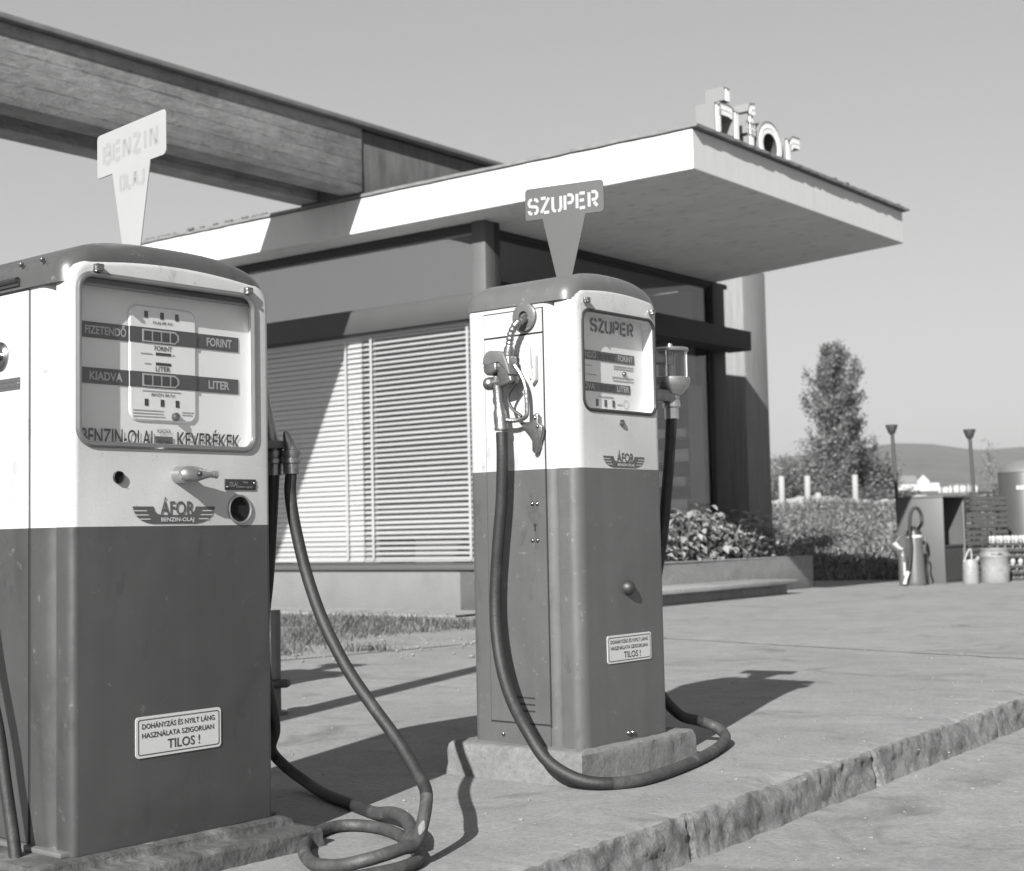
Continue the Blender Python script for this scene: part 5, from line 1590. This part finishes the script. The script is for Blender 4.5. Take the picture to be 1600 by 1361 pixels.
# white house on the slope and its row of white fence slabs
hp = at(1424, 752, 250); hz = ground_z(hp.x, hp.y)
hs_ = thing('white_house', 'distant long white house with a pale hipped roof on the slope', 'house', (hp.x, hp.y, hz), -.1)
mb = MB(); mb.box(-2.2, 4.6, 0, 3.4, -.4, 1.35); mb.box(.9, 2.9, -.5, 0, -.4, 1.7); mb.add([(.9, -.5, 1.7), (2.9, -.5, 1.7), (1.9, -.5, 2.75)], [(0, 1, 2)]); mb.build('wall', 'house_wall', hs_, smooth=False)
mb = MB(); mb.add([(-2.5, -.2, 1.34), (1.2, -.2, 1.34), (1.0, 1.7, 2.7), (-1.4, 1.7, 2.7), (-2.5, 3.6, 1.34), (1.2, 3.6, 1.34)], [(0, 1, 2, 3), (3, 2, 5, 4), (0, 3, 4)]); mb.build('roof', 'house_roof', hs_, smooth=False)
r8 = random.Random(3)
for k in range(11):
    p = at(1468 + k * 5.6 + r8.uniform(-1, 1), 748, 230); p.z = ground_z(p.x, p.y) - .2
    mb = MB(); w_ = r8.uniform(.12, .24); h_ = r8.uniform(.5, .95) + .6
    mb.box(-w_, w_, -.06, .06, 0, h_ * .85); mb.box(-w_ * .6, w_ * .6, -.05, .05, h_ * .85, h_)
    o = mb.build('white_slab', 'house_wall', bevel=.03); o.location = p
    tag(o, 'small upright white slab in the far row right of the white house', 'slab', 'row of white slabs on the slope')

# ------------------------------------------------------------------ tins, extinguishers, crates by the field
def vent(px0, py0, px1, py1, Y, lab):
    a = at(px1, py1, Y); b = at(px0, py0, Y); a.z = 0
    t = thing('vent_pipe', lab, 'pipe', a, 0, 'vent pipes'); d_ = b - a
    mb = MB(); mb.tube([(0, 0, 0), d_ * .5, d_ * .97], [.032, .028, .026], 10); mb.build('pipe', 'pipe', t)
    mb = MB(); mb.lathe([(.025, -.14), (.05, -.11), (.085, -.015), (.085, .0), (0, .01)], tuple(d_), n=16); mb.build('vent_cap', 'pipe', t)
vent(1393, 664, 1411, 905, 20.9, 'thin leaning vent pipe with a cup shaped cap behind the small extinguisher')
vent(1514.5, 671, 1531, 905, 20.9, 'thin leaning vent pipe with a cup shaped cap behind the crates')

cb = thing('metal_cabinet', 'grey metal cabinet with an open side behind the cone shaped extinguisher', 'cabinet', (5.44, 18.74, 0), YB)
mb = MB(); H_ = 1.09
mb.box(0, .02, 0, .62, 0, H_); mb.box(.02, .74, .60, .62, 0, H_); mb.box(.72, .74, .0, .60, 0, H_); mb.box(-.01, .75, -.01, .63, H_, H_ + .02); mb.box(.02, .72, 0, .6, 0, .02)
mb.build('carcass', 'cabinet', cb, bevel=.003)
mb = MB(); mb.box(.03, .71, .575, .598, .485, 1.085); mb.box(.70, .718, .02, .57, .485, 1.085); mb.build('shade_lining', 'cabinet_in', cb)  # dark panels added so the open inside looks shaded
mb = MB(); mb.box(.021, .719, .02, .599, .46, .48); mb.box(.025, .715, .03, .045, .03, .455); mb.build('shelf', 'cabinet_in', cb)

ex = thing('foam_extinguisher', 'tall cone shaped grey foam extinguisher with a looping black hose', 'extinguisher', (4.955, 18.36, 0), 0)
mb = MB(); mb.lathe([(0, 0), (.128, 0), (.132, .02), (.128, .06), (.100, .585), (.097, .60)], n=24); mb.build('body', 'ext_paint', ex, ang=50)
mb = MB(); mb.lathe([(.101, .588), (.104, .592), (.103, .622), (.098, .625)], n=24); mb.build('collar', 'white_print', ex)
mb = MB(); mb.lathe([(.097, .625), (.094, .66), (.070, .695), (.03, .71), (.03, .73), (0, .735)], n=24); mb.build('dome', 'black', ex)
mb = MB(); Yh = 18.2
loop = [Vector((0.06, 0, .70)) + Vector((4.955, 18.36, 0))] + [at(px, py, Yh) for px, py in ((1440, 818), (1439.5, 806), (1436, 797), (1430.5, 793.5), (1425, 797), (1422, 808), (1421.5, 830), (1423.5, 850), (1422.5, 872), (1419, 895))]
mb.tube(spline([p - Vector((4.955, 18.36, 0)) for p in loop], 6), .021, 10); mb.build('hose', 'hose', ex)
mb = MB(); p0 = at(1419, 893, Yh) - Vector((4.955, 18.36, 0)); p1 = at(1413.5, 913, Yh) - Vector((4.955, 18.36, 0)); p1.z = max(p1.z, .025)
mb.tube([p0, p0.lerp(p1, .5), p1], [.026, .02, .022], 10); mb.build('hose_nozzle', 'white_print', ex)
mb = MB(); mb.tube(spline([(.10, .0, .61), (.135, -.03, .57), (.13, -.04, .45), (.16, -.03, .33), (.14, -.02, .15), (.165, 0, .02)], 5), .011, 8); mb.build('strap', 'black', ex)

se = thing('small_extinguisher', 'slim small extinguisher with a white horn left of the cone shaped one', 'extinguisher', (4.795, 18.30, 0))
mb = MB(); mb.lathe([(0, 0), (.050, 0), (.052, .01), (.052, .36), (.045, .40), (.022, .43), (.018, .46), (0, .46)], n=18); mb.build('body', 'ext_paint', se, ang=50)
mb = MB(); mb.tube([(-.01, -.02, .45), (-.06, -.03, .47), (-.11, -.03, .53)], [.018, .028, .034], 10); mb.build('horn', 'white_print', se)
mb = MB(); mb.box(-.012, .012, -.058, -.05, .13, .29); mb.build('label_strip', 'white_print', se)
mb = MB(); mb.tube(spline([(-.08, 0, .52), (-.05, 0, .58), (.02, 0, .62), (.08, 0, .62)], 5), .010, 8); mb.build('carrying_hose', 'black', se)

ju = thing('oil_jug', 'small pale oil jug with an arched handle beside the drum', 'jug', (5.70, 18.55, 0))
mb = MB(); mb.lathe([(0, 0), (.096, 0), (.100, .012), (.096, .22), (.085, .285), (.080, .30), (.076, .298), (.078, .26), (0, .25)], n=24); mb.build('body', 'galv', ju, ang=50)
mb = MB(); mb.tube(spline([(-.088, -.02, .27), (-.06, -.02, .34), (-.02, -.02, .415), (.005, -.02, .425), (.01, -.03, .36), (.0, -.06, .26), (-.01, -.098, .14)], 5), .012, 8); mb.build('handle', 'galv', ju)
mb = MB(); mb.tube([(.06, 0, .27), (.11, 0, .33)], [.03, .022], 10); mb.build('spout', 'galv', ju)

dm2 = thing('tin_drum', 'round worn white tin drum with dark stencilled marks', 'drum', (6.085, 18.80, 0))
mb = MB(); mb.lathe([(0, 0), (.172, 0), (.178, .01), (.176, .18), (.178, .32), (.186, .33), (.184, .345), (.178, .352), (.180, .41), (.188, .418), (.188, .430), (.178, .432), (.174, .41), (.0, .40)], n=32); mb.build('body', 'galv', dm2, ang=50)
mb = MB()
for k in range(9):
    a = radians(-118 + k * 5.4); ri = random.Random(k)
    c_, s_ = cos(a), sin(a); zz = .352 + ri.uniform(-.01, .01)
    T = Matrix.Translation((.182 * c_, .182 * s_, zz)) @ Matrix.Rotation(a, 4, 'Z')
    mb.box(-.002, .001, -.008, .008, -.014 * ri.uniform(.5, 1.2), .018 * ri.uniform(.4, 1.2), T=T)
mb.build('stencil_mark', 'dark_print', dm2)

def crate(label, loc, rz, w=.50, dpt=.34, h=.225, m='wood', group='slatted wooden crates stacked by the tank', rx=0):
    t = thing('wooden_crate', label, 'crate', loc, rz, group); t.rotation_euler[0] = rx
    mb = MB()
    for z in (.012, .082, .152):
        mb.box(-w / 2, w / 2, -dpt / 2, -dpt / 2 + .012, z, z + .052); mb.box(-w / 2, w / 2, dpt / 2 - .012, dpt / 2, z, z + .052)
        mb.box(-w / 2 - .012, -w / 2, -dpt / 2, dpt / 2, z, z + .052); mb.box(w / 2, w / 2 + .012, -dpt / 2, dpt / 2, z, z + .052)
    mb.build('slat_side', m, t)
    mb = MB()
    for k in range(4): mb.box(-w / 2, w / 2, -dpt / 2 + .012 + k * .082, -dpt / 2 + .075 + k * .082, 0, .010)
    mb.build('bottom', m, t)
    for sx in (-1, 1):
        for sy in (-1, 1):
            p = MB(); x = sx * (w / 2 - .018); y = sy * (dpt / 2 - .026); p.box(x - .014, x + .014, y - .012, y + .012, .0105, h); p.build('corner_post', m, t)
    return t
c0 = crate('bottom crate of the tall stack, hidden low behind the drum', at(1543, 905, 20.1) * 1.0, .05)
base = Vector((at(1543, 905, 20.1).x, 20.1, .005))
labs = ['bottom crate of the tall stack, low behind the drum', 'second crate from the ground in the tall stack', 'middle crate of the tall stack in front of the tank', 'fourth crate up in the tall stack, below the broken top one', 'topmost broken crate of the tall stack, tilted']
for k in range(5):
    o = c0 if k == 0 else copy_tree(c0)
    o.location = base + Vector((r8.uniform(-.015, .015), r8.uniform(-.02, .02), k * .2265)); o.rotation_euler = (0, .012 if k == 4 else 0, r8.uniform(-.06, .06) + .05)
    o['label'] = labs[k]
for k in range(3):
    mb = MB(); mb.box(-.22, .22, -.018, .018, -.005, .005); o = mb.build('loose_slat', 'wood', bevel=.001)
    o.location = base + Vector((-.05 + .06 * k, -.10 + .08 * k, 5 * .2265 + .012 + .012 * k)); o.rotation_euler = (0, -.05 + .04 * k, .5 * k - .3)
    tag(o, ['broken slat lying flattest on the top crate by the tank', 'broken slat lying crosswise in the middle of the top crate pile', 'topmost broken slat on the crate stack, turned the most'][k], 'slat', 'loose slats on the crates')
base2 = Vector((at(1523, 905, 19.55).x, 19.62, .005))
labs = ['bottom crate of the shorter front stack, behind the jug', 'second crate of the shorter front stack, left of the bottle crates', 'third crate of the shorter front stack', 'top crate of the shorter front stack, leaning against the tall stack']
for k in range(4):
    o = copy_tree(c0); o.location = base2 + Vector((r8.uniform(-.02, .02), r8.uniform(-.02, .02), k * .2265)); o.rotation_euler = (0, 0, .10 + r8.uniform(-.05, .05)); o.scale = (.72, .8, 1); o['label'] = labs[k]

# bottle crates with white-capped bottles
def bottle_crate(loc, rz, label):
    t = thing('bottle_crate', label, 'crate', loc, rz, 'bottle crates')
    mb = MB(); w, dpt = .62, .30
    for z in (.0, .085, .165):
        mb.box(-w / 2, w / 2, -dpt / 2, -dpt / 2 + .014, z, z + .035); mb.box(-w / 2, w / 2, dpt / 2 - .014, dpt / 2, z, z + .035)
        mb.box(-w / 2 - .014, -w / 2, -dpt / 2, dpt / 2, z, z + .035); mb.box(w / 2, w / 2 + .014, -dpt / 2, dpt / 2, z, z + .035)
    for sx in (-1, 1): mb.box(sx * w / 2 - .02, sx * w / 2 + .02, -dpt / 2 - .012, -dpt / 2 - .001, 0, .20)
    mb.build('frame', 'wood_dark', t)
    mb = MB(); mb.box(-w / 2, w / 2, -dpt / 2 + .014, dpt / 2 - .014, .001, .012); mb.build('bottom', 'wood_dark', t)
bcx = at(1588, 905, 19.4).x
bottle_crate((bcx, 19.42, .0), .04, 'lower bottle crate standing on the ground right of the drum')
bottle_crate((bcx - .03, 19.46, .292), .02, 'upper bottle crate, set on the caps of the crate below')
bp = thing('oil_bottle', 'white capped oil bottle standing in a bottle crate', 'bottle', (0, 0, 0), 0, 'white capped bottles in the crates')
mb = MB(); mb.lathe([(0, 0), (.036, 0), (.038, .01), (.038, .15), (.03, .19), (.016, .215), (.016, .24)], n=14); mb.build('glass', 'bottle_glass', bp, ang=50)
mb = MB(); mb.lathe([(.030, .205), (.034, .215), (.034, .262), (.026, .277), (0, .278)], n=14); mb.build('bottle_top', 'bottle_cap', bp, ang=50)
first = True
for zc, xo, yo in ((.0125, bcx, 19.42), (.3045, bcx - .03, 19.46)):
    for ix in range(6):
        for iy in range(2):
            o = bp if first else copy_tree(bp); first = False
            o.location = (xo - .25 + ix * .1, yo - .06 + iy * .12, zc)

tk = thing('storage_tank', 'upright grey tank with a domed top standing behind the bottle crates', 'tank', (at(1614, 905, 20.9).x, 20.95, 0))
mb = MB(); zt_ = at(1600, 738, 20.6).z
mb.lathe([(0, 0), (.40, 0), (.40, zt_), (.395, zt_ + .01)], n=40); mb.build('shell', 'tank', tk, ang=50)
mb = MB(); mb.lathe([(.398, zt_), (.405, zt_ + .012), (.37, zt_ + .09), (.27, zt_ + .165), (.13, zt_ + .205), (0, zt_ + .21)], n=40); mb.build('dome', 'tank_dome', tk, ang=50)
t = MB()
for k in range(6):
    a = radians(-128 + k * 7.0); T = Matrix.Translation((.403 * cos(a), .403 * sin(a), zt_ - .21)) @ Matrix.Rotation(a, 4, 'Z')
    t.box(-.001, .002, -.019, .019, -.028, .028, T=T)
t.build('painted_mark', 'white_print', tk)

# ------------------------------------------------------------------ air: one even box of haze round everything
hz_ = MB(); hz_.box(-12400, 12400, -4200, 4200, -30, 96)
hm = bpy.data.materials.new('haze'); hm.use_nodes = True
hn = hm.node_tree; hn.nodes.remove(hn.nodes['Principled BSDF'])
pv = hn.nodes.new('ShaderNodeVolumePrincipled')
pv.inputs['Color'].default_value = (.9, .9, .9, 1)
pv.inputs['Density'].default_value = .00022
pv.inputs['Anisotropy'].default_value = .3
hn.links.new(pv.outputs[0], hn.nodes['Material Output'].inputs['Volume'])
tag(hz_.build('haze', hm, smooth=False), kind='stuff')
